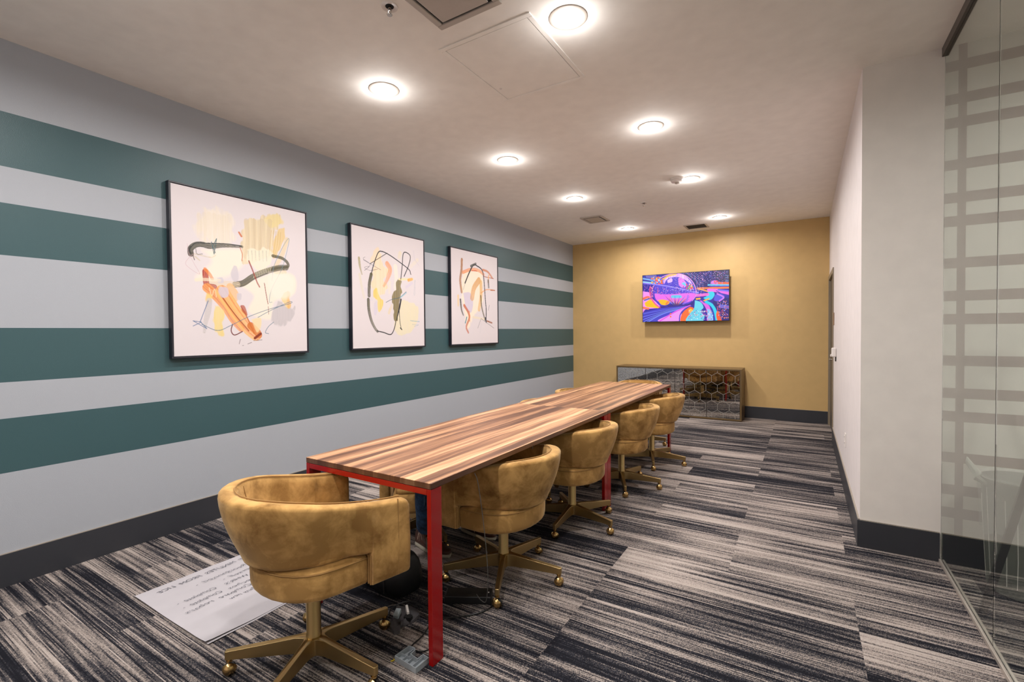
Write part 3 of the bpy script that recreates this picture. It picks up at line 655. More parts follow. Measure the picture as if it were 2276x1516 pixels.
for k in range(4): A.stroke([(300+k*30, 760+k*8), (330+k*34, 850)], 4, (190, 120, 20), .8)
A.stroke([(240, 870), (340, 890)], 40, (250, 120, 50), 1, .2)
A.poly([(440, 480), (430, 600), (470, 740), (600, 860), (860, 880), (1080, 820), (1230, 660), (1240, 500), (1150, 340), (980, 240), (760, 240), (560, 320)], (88, 66, 216), .9, .01)
A.poly([(440, 600), (700, 620), (1100, 600), (1230, 620), (1180, 730), (1000, 790), (700, 760), (500, 740)], (236, 110, 236), 1, .02)
A.poly([(780, 640), (940, 640), (960, 690), (780, 690)], (60, 210, 240), .9, .02)
A.poly([(620, 360), (720, 270), (880, 235), (1000, 250), (1100, 330), (1160, 430), (1000, 330), (860, 290), (700, 330), (640, 420)], (232, 150, 255), .95, .01, col2=(250, 220, 255))
A.stroke([(620, 330), (720, 270), (860, 238)], 30, (255, 200, 60), .95, .1); A.stroke([(420, 500), (520, 340), (700, 250), (900, 225), (1080, 290), (1200, 430), (1255, 600)], 12, (250, 170, 220), 1)
A.stroke([(380, 470), (370, 560), (400, 690), (470, 800), (560, 870)], 26, (230, 60, 120), .9, .3)
A.dots(((370, 480), (430, 700)), 30, 6, 13, [(220, 60, 130), (250, 160, 200), (120, 60, 200)])
A.poly([(695, 350), (780, 310), (790, 380), (710, 400)], (236, 190, 255), 1); A.poly([(900, 320), (960, 300), (1030, 370), (1060, 450), (1000, 500), (920, 450)], (240, 130, 240), 1); A.poly([(960, 420), (1020, 390), (1050, 470)], (110, 210, 250), 1)
A.dots(((400, 290), (610, 420)), 46, 10, 22, [(255, 120, 40), (255, 190, 60), (90, 160, 240), (250, 90, 90), (180, 220, 255)])
A.dots(((1060, 420), (1180, 540)), 26, 8, 18, [(255, 120, 40), (90, 200, 60), (250, 80, 80), (255, 180, 220)])
A.stroke([(240, 400), (700, 470), (1280, 600)], 26, (130, 110, 240), 1); A.stroke([(240, 392), (700, 458), (1280, 590)], 6, (200, 190, 255), 1)
A.dots(((450, 480), (1200, 620)), 110, 4, 9, [(190, 170, 255), (40, 26, 130), (230, 120, 200)]); A.dots(((700, 300), (1150, 560)), 60, 4, 7, [(210, 200, 255), (40, 26, 140)])
A.poly([(520, 730), (620, 720), (740, 760), (700, 820), (600, 830)], (255, 190, 30), 1, .01); A.stroke([(680, 800), (740, 740)], 30, (250, 110, 70), 1, .3)
for k in range(26):
    x = 730+k*13; A.stroke([(870+(k-13)*4, 830), (x+(k-13)*6, 640+(k*37) % 90)], 9, [(60, 50, 190), (240, 90, 90), (120, 170, 250), (250, 140, 60), (40, 20, 110)][k % 5], 1, taper=.8, sm=False)
A.poly([(560, 850), (800, 800), (1100, 810), (1200, 760), (1100, 900), (700, 900)], (40, 24, 110), .8, .03)
A.poly([(240, 970), (560, 890), (860, 860), (1100, 850), (900, 980), (700, 1140), (236, 1145)], (70, 66, 200), 1, .006)
for k in range(11): A.stroke([(1080, 850+k*2), (760-k*20, 900+k*12), (240-k*20, 985+k*36)], 5+k*.9, [(120, 140, 245), (46, 40, 150)][k % 2], 1)
A.poly([(1150, 830), (1000, 880), (760, 1000), (520, 1130), (950, 1140), (970, 980), (1080, 880)], (236, 150, 240), 1, .005); A.stroke([(1130, 840), (860, 950), (560, 1130)], 24, (226, 90, 230), 1)
A.poly([(1130, 860), (1030, 930), (970, 1010), (950, 1140), (1090, 1140), (1120, 1000), (1200, 900)], (250, 110, 50), 1, .005)
A.poly([(1100, 920), (1150, 900), (1180, 950), (1110, 990)], (255, 200, 50), 1); A.stroke([(1150, 840), (1010, 920), (940, 1020), (930, 1140)], 18, (70, 60, 190), 1)
A.poly([(1220, 740), (1330, 780), (1380, 880), (1330, 950), (1400, 1050), (1380, 1140), (1060, 1140), (1120, 1000), (1200, 900)], (110, 214, 236), 1, .005)
A.poly([(1330, 760), (1420, 850), (1460, 1000), (1440, 1140), (1380, 1140), (1400, 1040), (1340, 950), (1390, 870)], (40, 40, 160), 1, .005)
A.poly([(1300, 740), (1440, 780), (1510, 900), (1560, 1140), (1450, 1140), (1450, 980), (1400, 850)], (226, 100, 226), 1, .005); A.poly([(1450, 900), (1540, 960), (1560, 1140), (1470, 1140)], (130, 200, 245), .9, .01)
A.stroke([(1380, 760), (1500, 830), (1560, 950), (1590, 1140)], 34, (50, 56, 180), 1); A.stroke([(1430, 770), (1540, 840), (1600, 950), (1640, 1140)], 50, (40, 206, 236), 1)
A.poly([(1640, 940), (1690, 1000), (1730, 1140), (1650, 1140), (1620, 1020)], (250, 90, 40), 1); A.poly([(1620, 700), (1900, 740), (1900, 1140), (1740, 1140), (1660, 960), (1560, 800)], (38, 26, 120), 1, .02)
A.dots(((1100, 940), (1560, 1110)), 60, 5, 12, [(60, 70, 190), (230, 90, 190), (240, 240, 255), (240, 120, 80)])
A.stroke([(1700, 860), (1860, 880)], 60, (120, 110, 220), .9, .3); A.dots(((1640, 760), (1850, 1110)), 50, 5, 12, [(220, 80, 110), (250, 150, 90), (170, 160, 255)])
A.stroke([(1270, 515), (1500, 510), (1860, 505)], 34, (255, 150, 40), 1, .1, col2=(250, 90, 60)); A.stroke([(1280, 520), (1420, 560), (1540, 600)], 24, (255, 170, 60), 1)
A.stroke([(1470, 450), (1860, 455)], 26, (110, 200, 250), 1); A.stroke([(1640, 415), (1860, 420)], 40, (250, 110, 50), 1, .1); A.stroke([(1500, 480), (1860, 475)], 16, (60, 60, 190), 1)
A.poly([(1510, 430), (1530, 380), (1590, 360), (1640, 390), (1640, 440)], (220, 120, 220), 1); A.dots(((1580, 370), (1640, 430)), 12, 6, 12, [(240, 70, 70), (255, 140, 90)])
A.stroke([(1480, 550), (1640, 560), (1860, 610)], 60, (240, 110, 230), 1, .1); A.stroke([(1660, 545), (1860, 570)], 26, (110, 110, 240), 1); A.stroke([(1620, 560), (1760, 640), (1860, 660)], 12, (60, 50, 190), 1)
A.poly([(1470, 580), (1560, 580), (1590, 640), (1540, 720), (1470, 740), (1380, 700), (1440, 660)], (60, 210, 236), 1); A.stroke([(1250, 650), (1460, 630)], 50, (246, 110, 210), 1, .1); A.stroke([(1250, 715), (1310, 710)], 30, (255, 180, 50), 1); A.stroke([(1390, 750), (1480, 715)], 24, (255, 170, 50), 1)
A.poly([(1600, 640), (1700, 620), (1780, 680), (1660, 760), (1580, 740)], (90, 80, 220), 1, .01); A.stroke([(1640, 620), (1760, 690), (1680, 760)], 26, (200, 120, 240), 1)
A.dots(((1290, 180), (1840, 420)), 120, 3, 8, [(240, 200, 255), (150, 150, 255), (230, 110, 190), (90, 90, 220)])
for k in range(30):
    a_ = math.radians(-78+k*4.6)
    for q in range(5):
        rr_ = 1.02+.085*q+.03*math.sin(k*7+q*3)
        px_, py_ = 930+330*rr_*math.cos(a_), 520+300*rr_*math.sin(a_)
        if px_ > 1850 or py_ < 170 or py_ > 640: continue
        A.stroke([(px_, py_), (px_+16*math.cos(a_), py_+14*math.sin(a_))], 9-q, [(180, 190, 255), (240, 150, 220), (120, 120, 240)][(k+q) % 3], .95, sm=False)
for y_ in (272, 315, 365, 385): A.stroke([(1790, y_), (1850, y_)], 5, (150, 190, 240), .9, sm=False)
for k in range(5): A.stroke([(1100+k*34, 1130), (1150+k*24, 1010), (1190+k*20, 900)], 3, (40, 150, 190), .7)
for k in range(9): A.stroke([(560+k*60, 470+k*12), (556+k*60, 520+k*12+(k*29) % 40)], 5, (150, 140, 250), .7, taper=.8)
A.stroke([(450, 600), (470, 700), (560, 810), (700, 850)], 16, (60, 50, 190), .9); A.stroke([(1240, 560), (1235, 660), (1170, 750)], 8, (240, 170, 240), .9)
A.stroke([(1090, 650), (1060, 760), (1000, 810)], 30, (140, 110, 240), .7, .4); A.stroke([(520, 500), (515, 600)], 8, (250, 90, 90), .9)
A.dots(((250, 420), (420, 560)), 30, 4, 9, [(200, 120, 230), (40, 30, 130)]); A.dots(((760, 850), (762, 1090)), 2, 16, 18, [(250, 120, 50)])
t = thing('television', 'flat screen television on the gold wall showing a swirling neon picture', 'television', (-1.693, 8.12, 1.930))
TW, TH = 1.374, .806
MB().box((-TW/2, 0, -TH/2), (TW/2, .03, TH/2)).build('bezel', M['tvblack'], t, bevel=.003)
MB().box((-.5, .03, -.28), (.5, .055, .25)).build('rear_housing', M['tvblack'], t, bevel=.008)
MB().box((-.2, .05, -.15), (.2, YB-8.12, .15)).build('wall_mount', M['tvblack'], t)
A.mesh('screen', M['screen'], t, lambda u, v: np.stack([-TW/2+.008+u*(TW-.016), np.full(u.shape, -.001), TH/2-.008-v*(TH-.016)], 1))
MB().box((.03, .0, -TH/2-.025), (.05, .012, -TH/2)).build('sensor_tab', M['tvblack'], t)

# ------------------------------------------------------------------ sideboard with hexagon mirrored doors
t = thing('sideboard', 'low bronze sideboard with four antique mirrored hexagon doors against the gold wall', 'sideboard', (-1.768, 8.02, 0))
cx0, cx1, cy0, cy1, cz = -.968, .968, -.22, .215, .788
c = MB(); k = .022
c.box((cx0, cy0, .03), (cx0+k, cy1, cz-k)); c.box((cx1-k, cy0, .03), (cx1, cy1, cz-k)); c.box((cx0+k, cy1-.01, .03), (cx1-k, cy1, cz-k)); c.box((cx0, cy0, .008), (cx1, cy1, .03))
c.build('carcass', M['bronze'], t, bevel=.0015)
MB().box((cx0, cy0, cz-k), (cx1, cy1, cz)).build('top', M['bronze'], t, bevel=.0015)
MB().box((cx0+.03, cy0+.05, 0), (cx1-.03, cy1-.03, .01)).build('plinth', M['bronze_d'], t)
dw = (cx1-cx0-2*k)/4; hexR = .0955
def hexlines(x0, x1, z0, z1, y):
    b = MB(); hw = .0023; W_ = math.sqrt(3)*hexR
    def seg(p, q):
        # clip to door
        P = np.array(p, float); Q = np.array(q, float); d = Q-P; t0, t1 = 0., 1.
        for ax, lo, hi in ((0, x0, x1), (1, z0, z1)):
            if abs(d[ax]) < 1e-9:
                if P[ax] < lo or P[ax] > hi: return
            else:
                a, b2 = (lo-P[ax])/d[ax], (hi-P[ax])/d[ax]
                if a > b2: a, b2 = b2, a
                t0, t1 = max(t0, a), min(t1, b2)
        if t1-t0 < .02: return
        A_, B_ = P+d*t0, P+d*t1; n = np.array([-d[1], d[0]])/np.hypot(*d)*hw
        vs = [(A_[0]+n[0], y, A_[1]+n[1]), (B_[0]+n[0], y, B_[1]+n[1]), (B_[0]-n[0], y, B_[1]-n[1]), (A_[0]-n[0], y, A_[1]-n[1])]
        vs += [(p_[0], y-.0015, p_[2]) for p_ in vs]
        b.add(vs, [(0, 1, 2, 3), (4, 7, 6, 5), (0, 4, 5, 1), (1, 5, 6, 2), (2, 6, 7, 3), (3, 7, 4, 0)])
    for r in range(-1, 8):
        for q in range(-8, 9):
            cx = q*W_+(r % 2)*W_/2-.03; cz_ = .06+r*1.5*hexR
            pts = [(cx+hexR*math.cos(math.radians(60*i+30)), cz_+hexR*math.sin(math.radians(60*i+30))) for i in range(6)]
            seg(pts[5], pts[0]); seg(pts[0], pts[1]); seg(pts[1], pts[2])
    return b
for i in range(4):
    x0 = cx0+k+i*dw+.003; x1 = x0+dw-.006
    d = MB().box((x0, cy0+.002, .034), (x1, cy0+.02, cz-k-.004)).build('door', M['mirror'], t, bevel=.001)
    hexlines(x0+.002, x1-.002, .036, cz-k-.006, cy0+.002).build('hexagon_inlay', M['silver'], d)

# ------------------------------------------------------------------ tables
TX0, TX1, TZ = -2.12, -1.298, .762
def table(y0, y1, label):
    t = thing('conference_table', label, 'table', ((TX0+TX1)/2, (y0+y1)/2, 0), 0, 'two conference tables set end to end')
    hx = (TX1-TX0)/2; hy = (y1-y0)/2
    MB().box((-hx, -hy, TZ-.027), (hx, hy, TZ)).build('tabletop', M['walnut'], t, bevel=.003)
    for s_ in (-1, 1):
        yo, yi = s_*(hy-.001), s_*(hy-.067); a, b_ = min(yo, yi), max(yo, yi)
        MB().box((-hx+.024, a, TZ-.053), (hx-.024, b_, TZ-.0275)).build('frame_rail', M['red'], t, bevel=.0015)
        for q in (-1, 1):
            xo, xi = q*(hx-.0005), q*(hx-.0235)
            MB().box((min(xo, xi), a, 0), (max(xo, xi), b_, TZ-.0275)).build('leg', M['red'], t, bevel=.0015)
table(1.456, 3.4945, 'walnut plank table on red steel legs, the half nearest the camera')
table(3.4965, 5.535, 'walnut plank table on red steel legs, the half nearest the mirrored sideboard')

# ------------------------------------------------------------------ chairs (local +Y is the open front)
def shell_rings():
    path = []
    yf = .285
    for y in (yf, yf-.004, yf-.012, yf-.024, .24, .20, .155): path.append((.30, y))
    path += [(.30, .1105), (.30, .110), (.30, .10), (.30, .085), (.30, .055), (.30, .02), (.30, -.02)]
    for i in range(1, 18):
        a = PI*i/18; path.append((.30*math.cos(a), -.03-.302*math.sin(a)))
    L = [(-x, y) for x, y in path[:14]][::-1]
    path += L
    return path
def smooth01(x): x = min(1, max(0, x)); return x*x*(3-2*x)
def chair_shell():
    P = shell_rings(); n = len(P); rings = []; inner_top = []; outer_front = [[], []]
    for i, (x, y) in enumerate(P):
        if i < 14: nx, ny = 1, 0
        elif i >= n-14: nx, ny = -1, 0
        else:
            a = PI*(i-13)/18; v = Vector((math.cos(a)*.302, -math.sin(a)*.30)); v.normalize(); nx, ny = v
        j = min(i, n-1-i)
        back = smooth01((.13-y)/.45)
        zt = .642+.083*smooth01((.29-y)/.62)
        zb = .338 if j <= 7 else .458-.008*back
        zb += (.006 if j == 8 else 0)
        tb = .0 if j <= 7 else .060*smooth01((.115-y)/.15+.15)+.012*back
        Tt, Tb = .060, .062
        ins = {0: .016, 1: .008, 2: .002}.get(j, 0)
        zt -= {0: .034, 1: .022, 2: .010, 3: .003}.get(j, 0)
        prof = []
        rb = .022 if j > 8 else .008; rtp = .018
        for k in range(9):
            q = k/8; z = zb+rb+(zt-rtp-zb-rb)*q
            prof.append((-tb*(1-q)**1.25+.006*math.sin(PI*q), z))
        for k in range(1, 8):
            a = PI*k/8; prof.append((-Tt/2+Tt/2*math.cos(a), zt-rtp+rtp*math.sin(a)**.7))
        for k in range(8, -1, -1):
            q = k/8; z = zb+rb+(zt-rtp-zb-rb)*q
            prof.append((-Tt-.004-(tb+Tb-Tt)*(1-q)**1.25, z))
        cb = (-tb-Tb/2)
        for k in range(1, 6):
            a = PI*k/6; prof.append((cb-Tb/2*math.cos(a), zb+rb-rb*math.sin(a)**.8))
        ring = []
        mid = -(Tt/2+tb/2)
        for (o, z) in prof:
            o2 = o+(ins if o < mid else -ins) if abs(o-mid) > ins else o
            z2 = z+(ins*.6 if z < .45 else 0)
            ring.append((x+nx*o2, y+ny*o2, z2))
        rings.append(ring)
        inner_top.append((x+nx*(-Tt+.004), y+ny*(-Tt+.004), zt-.001))
    return rings, inner_top
def chair_parts(t):
    rings, itop = chair_shell()
    sh = MB().loft(rings).build('backrest_shell', M['velvet'], t, sharp=50)
    p = MB().tube(itop[3:-3], .0028, 6)
    # rear seams on the inside, front band seams, slot edge piping
    for s_ in (-1, 1):
        p.tube([(s_*.3012, .222, .345), (s_*.3045, .222, .50), (s_*.301, .222, .652)], .0022, 5)
        p.tube([(s_*.284, .1085, .340), (s_*.286, .1085, .455)], .0045, 6)
        p.tube([(s_*.268, .1085, .340), (s_*.270, .1085, .455)], .0045, 6)
    for i in (19, 26):
        r = rings[i]; p.tube([r[16], r[18], r[20], r[22]], .0022, 5)
    p.build('piping', M['piping'], sh)
    # seat drum
    def outline(sc_, z, n=14):
        hw, fy = .262, .285; o = []
        o += [(.228, .262), (.205, .285), (.1, .293), (0, .295), (-.1, .293), (-.205, .285), (-.228, .262), (-.229, .20), (-.229, .112), (-.262, .105), (-.262, .06), (-.262, -.01)]
        for i in range(1, n):
            a = PI+PI*i/n; o.append((.262*math.cos(a), -.03+.195*math.sin(a)))
        o += [(.262, -.01), (.262, .06), (.262, .105), (.229, .112), (.229, .20)]
        return [(x*sc_, (y-.02)*sc_+.02, z) for x, y in o]
    s = MB().loft([outline(.86, .333), outline(.96, .335), outline(.99, .343), outline(1, .356), outline(1.005, .39), outline(1, .434), outline(.99, .442), outline(.95, .449), outline(.86, .454)])
    so = s.build('seat', M['velvet'], t, sharp=50)
    MB().tube(outline(1.0, .4385)[8:-2], .0035, 6).build('piping', M['piping'], so)
    def cush(sc_, z): return outline(sc_*.93, z)
    MB().loft([cush(.94, .452), cush(.97, .46), cush(.97, .474), cush(.93, .486), cush(.8, .494), cush(.5, .5), cush(.02, .502)]).build('seat_cushion', M['velvet'], t, sharp=60)
    # gas column, star base, casters
    gas = MB().lathe([(.0235, .20), (.0235, .336)], n=20).build('gas_spring', M['gas'], t)
    MB().lathe([(.031, .075), (.031, .135), (.0285, .14), (.0285, .285), (.0265, .29), (.024, .292)], n=28).build('column', M['brass'], t)
    hw = .0115; out = []
    for i in range(5):
        a = 2*PI*i/5; ca, sa = math.cos(a), math.sin(a)
        def R_(x, y): return (x*ca-y*sa, x*sa+y*ca)
        out += [R_(.075, -hw-.002), R_(.20, -hw-.001), R_(.338, -hw), R_(.342, -hw+.004), R_(.342, hw-.004), R_(.338, hw), R_(.20, hw+.001), R_(.075, hw+.002)]
        for b_ in (22, 36, 50):
            aa = a+math.radians(b_); rr = {22: .050, 36: .043, 50: .050}[b_]; out.append((rr*math.cos(aa), rr*math.sin(aa)))
    def zt(x, y): r = math.hypot(x, y); return .128-.030*smooth01((r-.04)/.32) if r > .04 else .128
    def zbm(x, y): r = math.hypot(x, y); return .060+.004*min(1, r/.34)
    n = len(out); top = [(x, y, zt(x, y)) for x, y in out]; bot = [(x, y, zbm(x, y)) for x, y in out]
    b = MB(); vs = bot+top+[(0, 0, .128), (0, 0, .060)]
    fs = [(i, (i+1) % n, n+(i+1) % n, n+i) for i in range(n)]
    fs += [(n+i, n+(i+1) % n, 2*n) for i in range(n)]+[((i+1) % n, i, 2*n+1) for i in range(n)]
    b.add(vs, fs, True)
    base = b.build('star_base', M['brass'], t, bevel=.0025, sharp=40)
    cs = []
    for i in range(5):
        if i == 0:
            c = MB(); c.tube([(0, 0, .066), (0, 0, .054)], .0085, 10)
            c.lathe([(.0001, .060), (.012, .0595), (.012, .052), (.0001, .0515)], n=14)
            mt_ = Matrix.Rotation(math.radians(-28), 4, 'X')
            prof = [(.0001, .004), (.020, .006)]+[(.0275*math.cos(a_), .004+.029*math.sin(a_)) for a_ in [PI*.08*k_ for k_ in range(0, 7)]]+[(.0001, .034)]
            c.lathe(prof, (0, -.006, .027), 20, axis='y', mat=mt_)
            co = c.build('caster', M['brassball'], t, sharp=50)
            wv = MB().lathe([(.0001, -.014), (.014, -.014), (.0225, -.008), (.0225, .004), (.018, .007), (.0001, .007)], (0, -.004, .0235), 20, axis='y')
            wo = wv.build('wheel', M['blackrub'], co, sharp=50)
        else:
            co = cs[0].copy(); COL.objects.link(co); co.parent = t
            wo2 = wo.copy(); COL.objects.link(wo2); wo2.parent = co
        cs.append(co)
CR = .327
def place(t, x, y, ang, phase, lift, swiv):
    """ang: heading of open front (deg from +Y, clockwise negative); phase: base angle in the room; lift: seat height change"""
    t.location = (x, y, 0); t.rotation_euler = (0, 0, math.radians(ang)); rel = math.radians(phase-ang)
    ci = 0
    for c in t.children:
        nm = c.name.split('.')[0]
        if nm in ('backrest_shell', 'seat', 'seat_cushion', 'gas_spring'): c.location.z = lift
        elif nm == 'star_base': c.rotation_euler.z = rel
        elif nm == 'caster':
            a = rel+2*PI*ci/5; c.location = (CR*math.cos(a), CR*math.sin(a), 0); c.rotation_euler.z = math.radians(-150-ang+((swiv[ci % len(swiv)]*7) % 80)-40); ci += 1
def copy_thing(o):
    r = o.copy(); COL.objects.link(r)
    for ch in list(o.children):
        c = ch.copy(); COL.objects.link(c); c.parent = r
        for g_ in list(ch.children):
            d = g_.copy(); COL.objects.link(d); d.parent = c
    return r
GR = 'gold velvet swivel chairs around the tables'
chairs = [
    (-1.735, 1.215, -13, 5, .060, (150, 200, 60, 20, 250), 'gold velvet barrel swivel chair at the near end of the table, closest to the camera'),
    (-1.455, 2.24, 90, 9, 0, (20, 160, 100, 240, 80), 'gold velvet swivel chair on the right side, just behind the near red leg'),
    (-1.435, 3.13, 88, -14, 0, (40, 200, 10, 120, 60), 'gold velvet swivel chair on the right side, just before the middle red legs'),
    (-1.395, 4.10, 92, 6, 0, (30, 120, 220, 60, 90), 'gold velvet swivel chair on the right side, just past the middle red legs'),
    (-1.365, 4.98, 90, 0, 0, (70, 20, 160, 200, 100), 'gold velvet swivel chair on the right side, at the far red leg'),
    (-1.73, 5.64, 180, 20, .035, (0, 90, 200, 30, 60), 'gold velvet swivel chair at the far end of the table, only its rim showing'),
    (-2.21, 2.47, -140, 40, -.10, (10, 80, 160, 200, 40), 'lowered gold velvet swivel chair under the left side of the table, behind the front chair'),
    (-2.03, 3.20, -90, 30, -.07, (10, 80, 160, 200, 40), 'gold velvet swivel chair on the wall side of the table, hidden behind the second chair'),
    (-2.03, 4.03, -90, 12, -.014, (60, 10, 200, 90, 40), 'gold velvet chair on the wall side, the fainter rim peeking over the table edge'),
    (-2.03, 4.78, -90, 50, .010, (20, 100, 60, 150, 10), 'gold velvet chair on the wall side, the rounder rim peeking over the table'),
]
proto = None
for x, y, ang, ph, lift, sw, lab in chairs:
    if proto is None:
        proto = thing('swivel_chair', lab, 'chair', group=GR); chair_parts(proto); o = proto
    else:
        o = copy_thing(proto); o['label'] = lab
    place(o, x, y, ang, ph, lift, sw)

# ------------------------------------------------------------------ paper on the floor
t = thing('flip_chart_sheet', 'large white flip chart sheet with reversed handwriting on the carpet', 'paper', (-2.63, 1.33, 0))
def sheet(x0, y0, x1, y1, z, seed, rise):
    n, m_ = 26, 22; r = random.Random(seed); vs = []
    for i in range(n+1):
        for j in range(m_+1):
            u, v = i/n, j/m_; x = x0+(x1-x0)*u; y = y0+(y1-y0)*v
            h = .0012*math.sin(9*u+5*v)+.001*math.sin(14*v-6*u)
            h += rise*max(0, (u-.86)/.14)**2*max(0, 1-v*2.2)+rise*.5*max(0, (.06-v)/.06)
            vs.append((x, y, z+.0025+h))
    N = len(vs); vs2 = vs+[(a, b_, c-.0006) for a, b_, c in vs]; fs = []
    for i in range(n):
        for j in range(m_):
            a = i*(m_+1)+j; fs.append((a, a+m_+1, a+m_+2, a+1)); fs.append((N+a, N+a+1, N+a+m_+2, N+a+m_+1))
    b = MB(); b.add(vs2, fs, True); return b
sheet(-.362, -.29, .372, .34, .0018, 1, .008).build('top_sheet', M['paper'], t)
sheet(-.34, -.285, .384, .33, 0, 2, .002).build('under_sheet', M['paper'], t)
def writing(txt, xw, y_start, y_end, size):
    cu = bpy.data.curves.new('writing', 'FONT'); cu.body = txt; cu.size = size; cu.shear = .35; cu.offset = -.0007; cu.extrude = .0002
    o = bpy.data.objects.new('handwriting', cu); COL.objects.link(o); bpy.context.view_layer.update()
    dg = bpy.context.evaluated_depsgraph_get(); me = bpy.data.meshes.new_from_object(o.evaluated_get(dg)); bpy.data.objects.remove(o)
    co = np.array([v.co[:] for v in me.vertices]); wdt = co[:, 0].max()-co[:, 0].min(); s_ = abs(y_end-y_start)/wdt
    rr = random.Random(len(txt))
    for v in me.vertices:
        x_, y_, z_ = v.co; x_ = (x_-co[:, 0].min())*s_
        wob = .003*math.sin(x_*55+len(txt))+.0015*math.sin(x_*130)
        v.co = (xw+2.63-(y_*min(s_, 1.1)+wob), (y_start-1.33)-x_, .0082+z_)
    me.materials.append(M['ink'])
    oo = bpy.data.objects.new('handwriting', me); COL.objects.link(oo); oo.parent = t
for args in [('IT  MINUTES  FROM  LICE', -2.905, 1.58, 1.115, .040), ('Reorganised  -', -2.818, 1.535, 1.26, .034), ('Yourself  -', -2.752, 1.56, 1.37, .034), ("WHR'S", -2.690, 1.47, 1.35, .034),
             ('beeches', -2.625, 1.50, 1.335, .034), ('Complete  -', -2.700, 1.305, 1.12, .038), ('V Compare', -2.575, 1.46, 1.262, .036), ('Complete  -', -2.636, 1.303, 1.12, .038), ('Many new', -2.520, 1.43, 1.285, .034), ('rebars', -2.578, 1.235, 1.105, .034)]: writing(*args)

# ------------------------------------------------------------------ grey tray by the table leg
t = thing('organiser_tray', 'grey plastic U-shaped divided tray on the carpet beside the near table leg', 'tray', (-1.40, 1.44, 0))
poly = [(-1.462, 1.402), (-1.332, 1.392), (-1.330, 1.468), (-1.366, 1.472), (-1.367, 1.440), (-1.410, 1.446), (-1.412, 1.476), (-1.424, 1.484), (-1.455, 1.482)]
poly = [(x+1.40, y-1.44) for x, y in poly]
wl = MB()
def inset(P, d):
    n = len(P); out = []
    for i in range(n):
        a, b_, c = map(np.array, (P[i-1], P[i], P[(i+1) % n])); e1 = (b_-a)/np.hypot(*(b_-a)); e2 = (c-b_)/np.hypot(*(c-b_))
        n1 = np.array([-e1[1], e1[0]]); n2 = np.array([-e2[1], e2[0]]); k_ = n1+n2; out.append(tuple(b_+k_*d/max(.4, 1+n1.dot(n2))))
    return out
pin = inset(poly, .003); n = len(poly)
vs = [(x, y, 0) for x, y in poly]+[(x, y, .024) for x, y in poly]+[(x, y, .024) for x, y in pin]+[(x, y, .003) for x, y in pin]
fs = [tuple(range(n))]+[(a*n+i, a*n+(i+1) % n, (a+1)*n+(i+1) % n, (a+1)*n+i) for a in range(3) for i in range(n)]+[tuple(3*n+i for i in range(n))]
wl.add(vs, fs); wl.build('tray_body', M['greyp'], t, bevel=.0008)
dv = MB()
dv.box((-.026, -.040, .002), (-.024, .002, .016)); dv.box((.004, -.042, .002), (.006, .0, .016)); dv.box((-.056, -.004, .002), (-.012, -.002, .016)); dv.box((.038, -.044, .002), (.040, .026, .018)); dv.box((-.030, .006, .002), (-.028, .038, .018))
dv.build('divider', M['greyp'], t)
tag(MB().tube([(-1.470, 1.405, .004), (-1.463, 1.402, .005), (-1.466, 1.394, .004), (-1.472, 1.391, .004)], .0022, 6).build('plastic_scrap', M['yellow']), 'tiny curled yellow plastic scrap beside the grey tray', 'scrap')

# ------------------------------------------------------------------ grey felt, adapters and cable behind the tray
def crumple(P, z, seed):
    r = random.Random(seed); cx = sum(p[0] for p in P)/len(P); cy = sum(p[1] for p in P)/len(P)
    rings = []
    for s_, h in ((1.0, .002), (.97, .012), (.72, .020), (.4, .014), (.08, .010)):
        rings.append([(cx+(x-cx)*s_, cy+(y-cy)*s_, z+h*(.6+r.random()*.9)) for x, y in P])
    return MB().loft(rings)
t = thing('cable_pouch', 'crumpled grey felt pouch with small adapters on the carpet by the front chair caster', 'pouch', (-1.65, 1.62, 0))
cp = [(-1.745, 1.690), (-1.70, 1.705), (-1.675, 1.714), (-1.619, 1.71), (-1.584, 1.688), (-1.575, 1.642), (-1.590, 1.605), (-1.600, 1.57), (-1.571, 1.541), (-1.589, 1.522), (-1.646, 1.545), (-1.675, 1.594), (-1.70, 1.643)]
cp = [(x+1.65, y-1.62) for x, y in cp]
crumple(cp, 0, 4).build('felt', M['felt'], t, sharp=25)
def rb(c, sx, sy, sz, rz, tilt=0):
    return Matrix.Translation(c) @ Matrix.Rotation(rz, 4, 'Z') @ Matrix.Rotation(tilt, 4, 'X')
b = MB(); b.box((-.013, -.022, 0), (.013, .022, .022), rb((-.01, -.005, .022), 1, 1, 1, .4, .3)); b.build('adapter', M['led'], t, bevel=.003)
b = MB(); b.box((-.006, -.028, 0), (.006, .028, .030), rb((.02, .03, .020), 1, 1, 1, .9, .1)); b.build('adapter', M['whitep'], t, bevel=.003)
b = MB(); b.box((-.018, -.014, 0), (.018, .014, .02), rb((.05, .005, .015), 1, 1, 1, .2, .0)); b.build('plug', M['blackrub'], t, bevel=.003)
MB().tube([(-.09, .0, .035), (-.075, .02, .04), (-.05, .035, .042)], .0016, 6).build('metal_pin', M['chrome'], t)
cb = MB()
pts = [(-1.66, 1.56, .04), (-1.69, 1.60, .05), (-1.68, 1.65, .055), (-1.64, 1.69, .06), (-1.58, 1.71, .04), (-1.52, 1.72, .012), (-1.45, 1.75, .006), (-1.36, 1.84, .006), (-1.33, 1.92, .006), (-1.345, 1.96, .008)]
A2 = Art(2, 2, 1, (0, 0, 0), [(0, 0), (1, 0), (1, 1), (0, 1)])
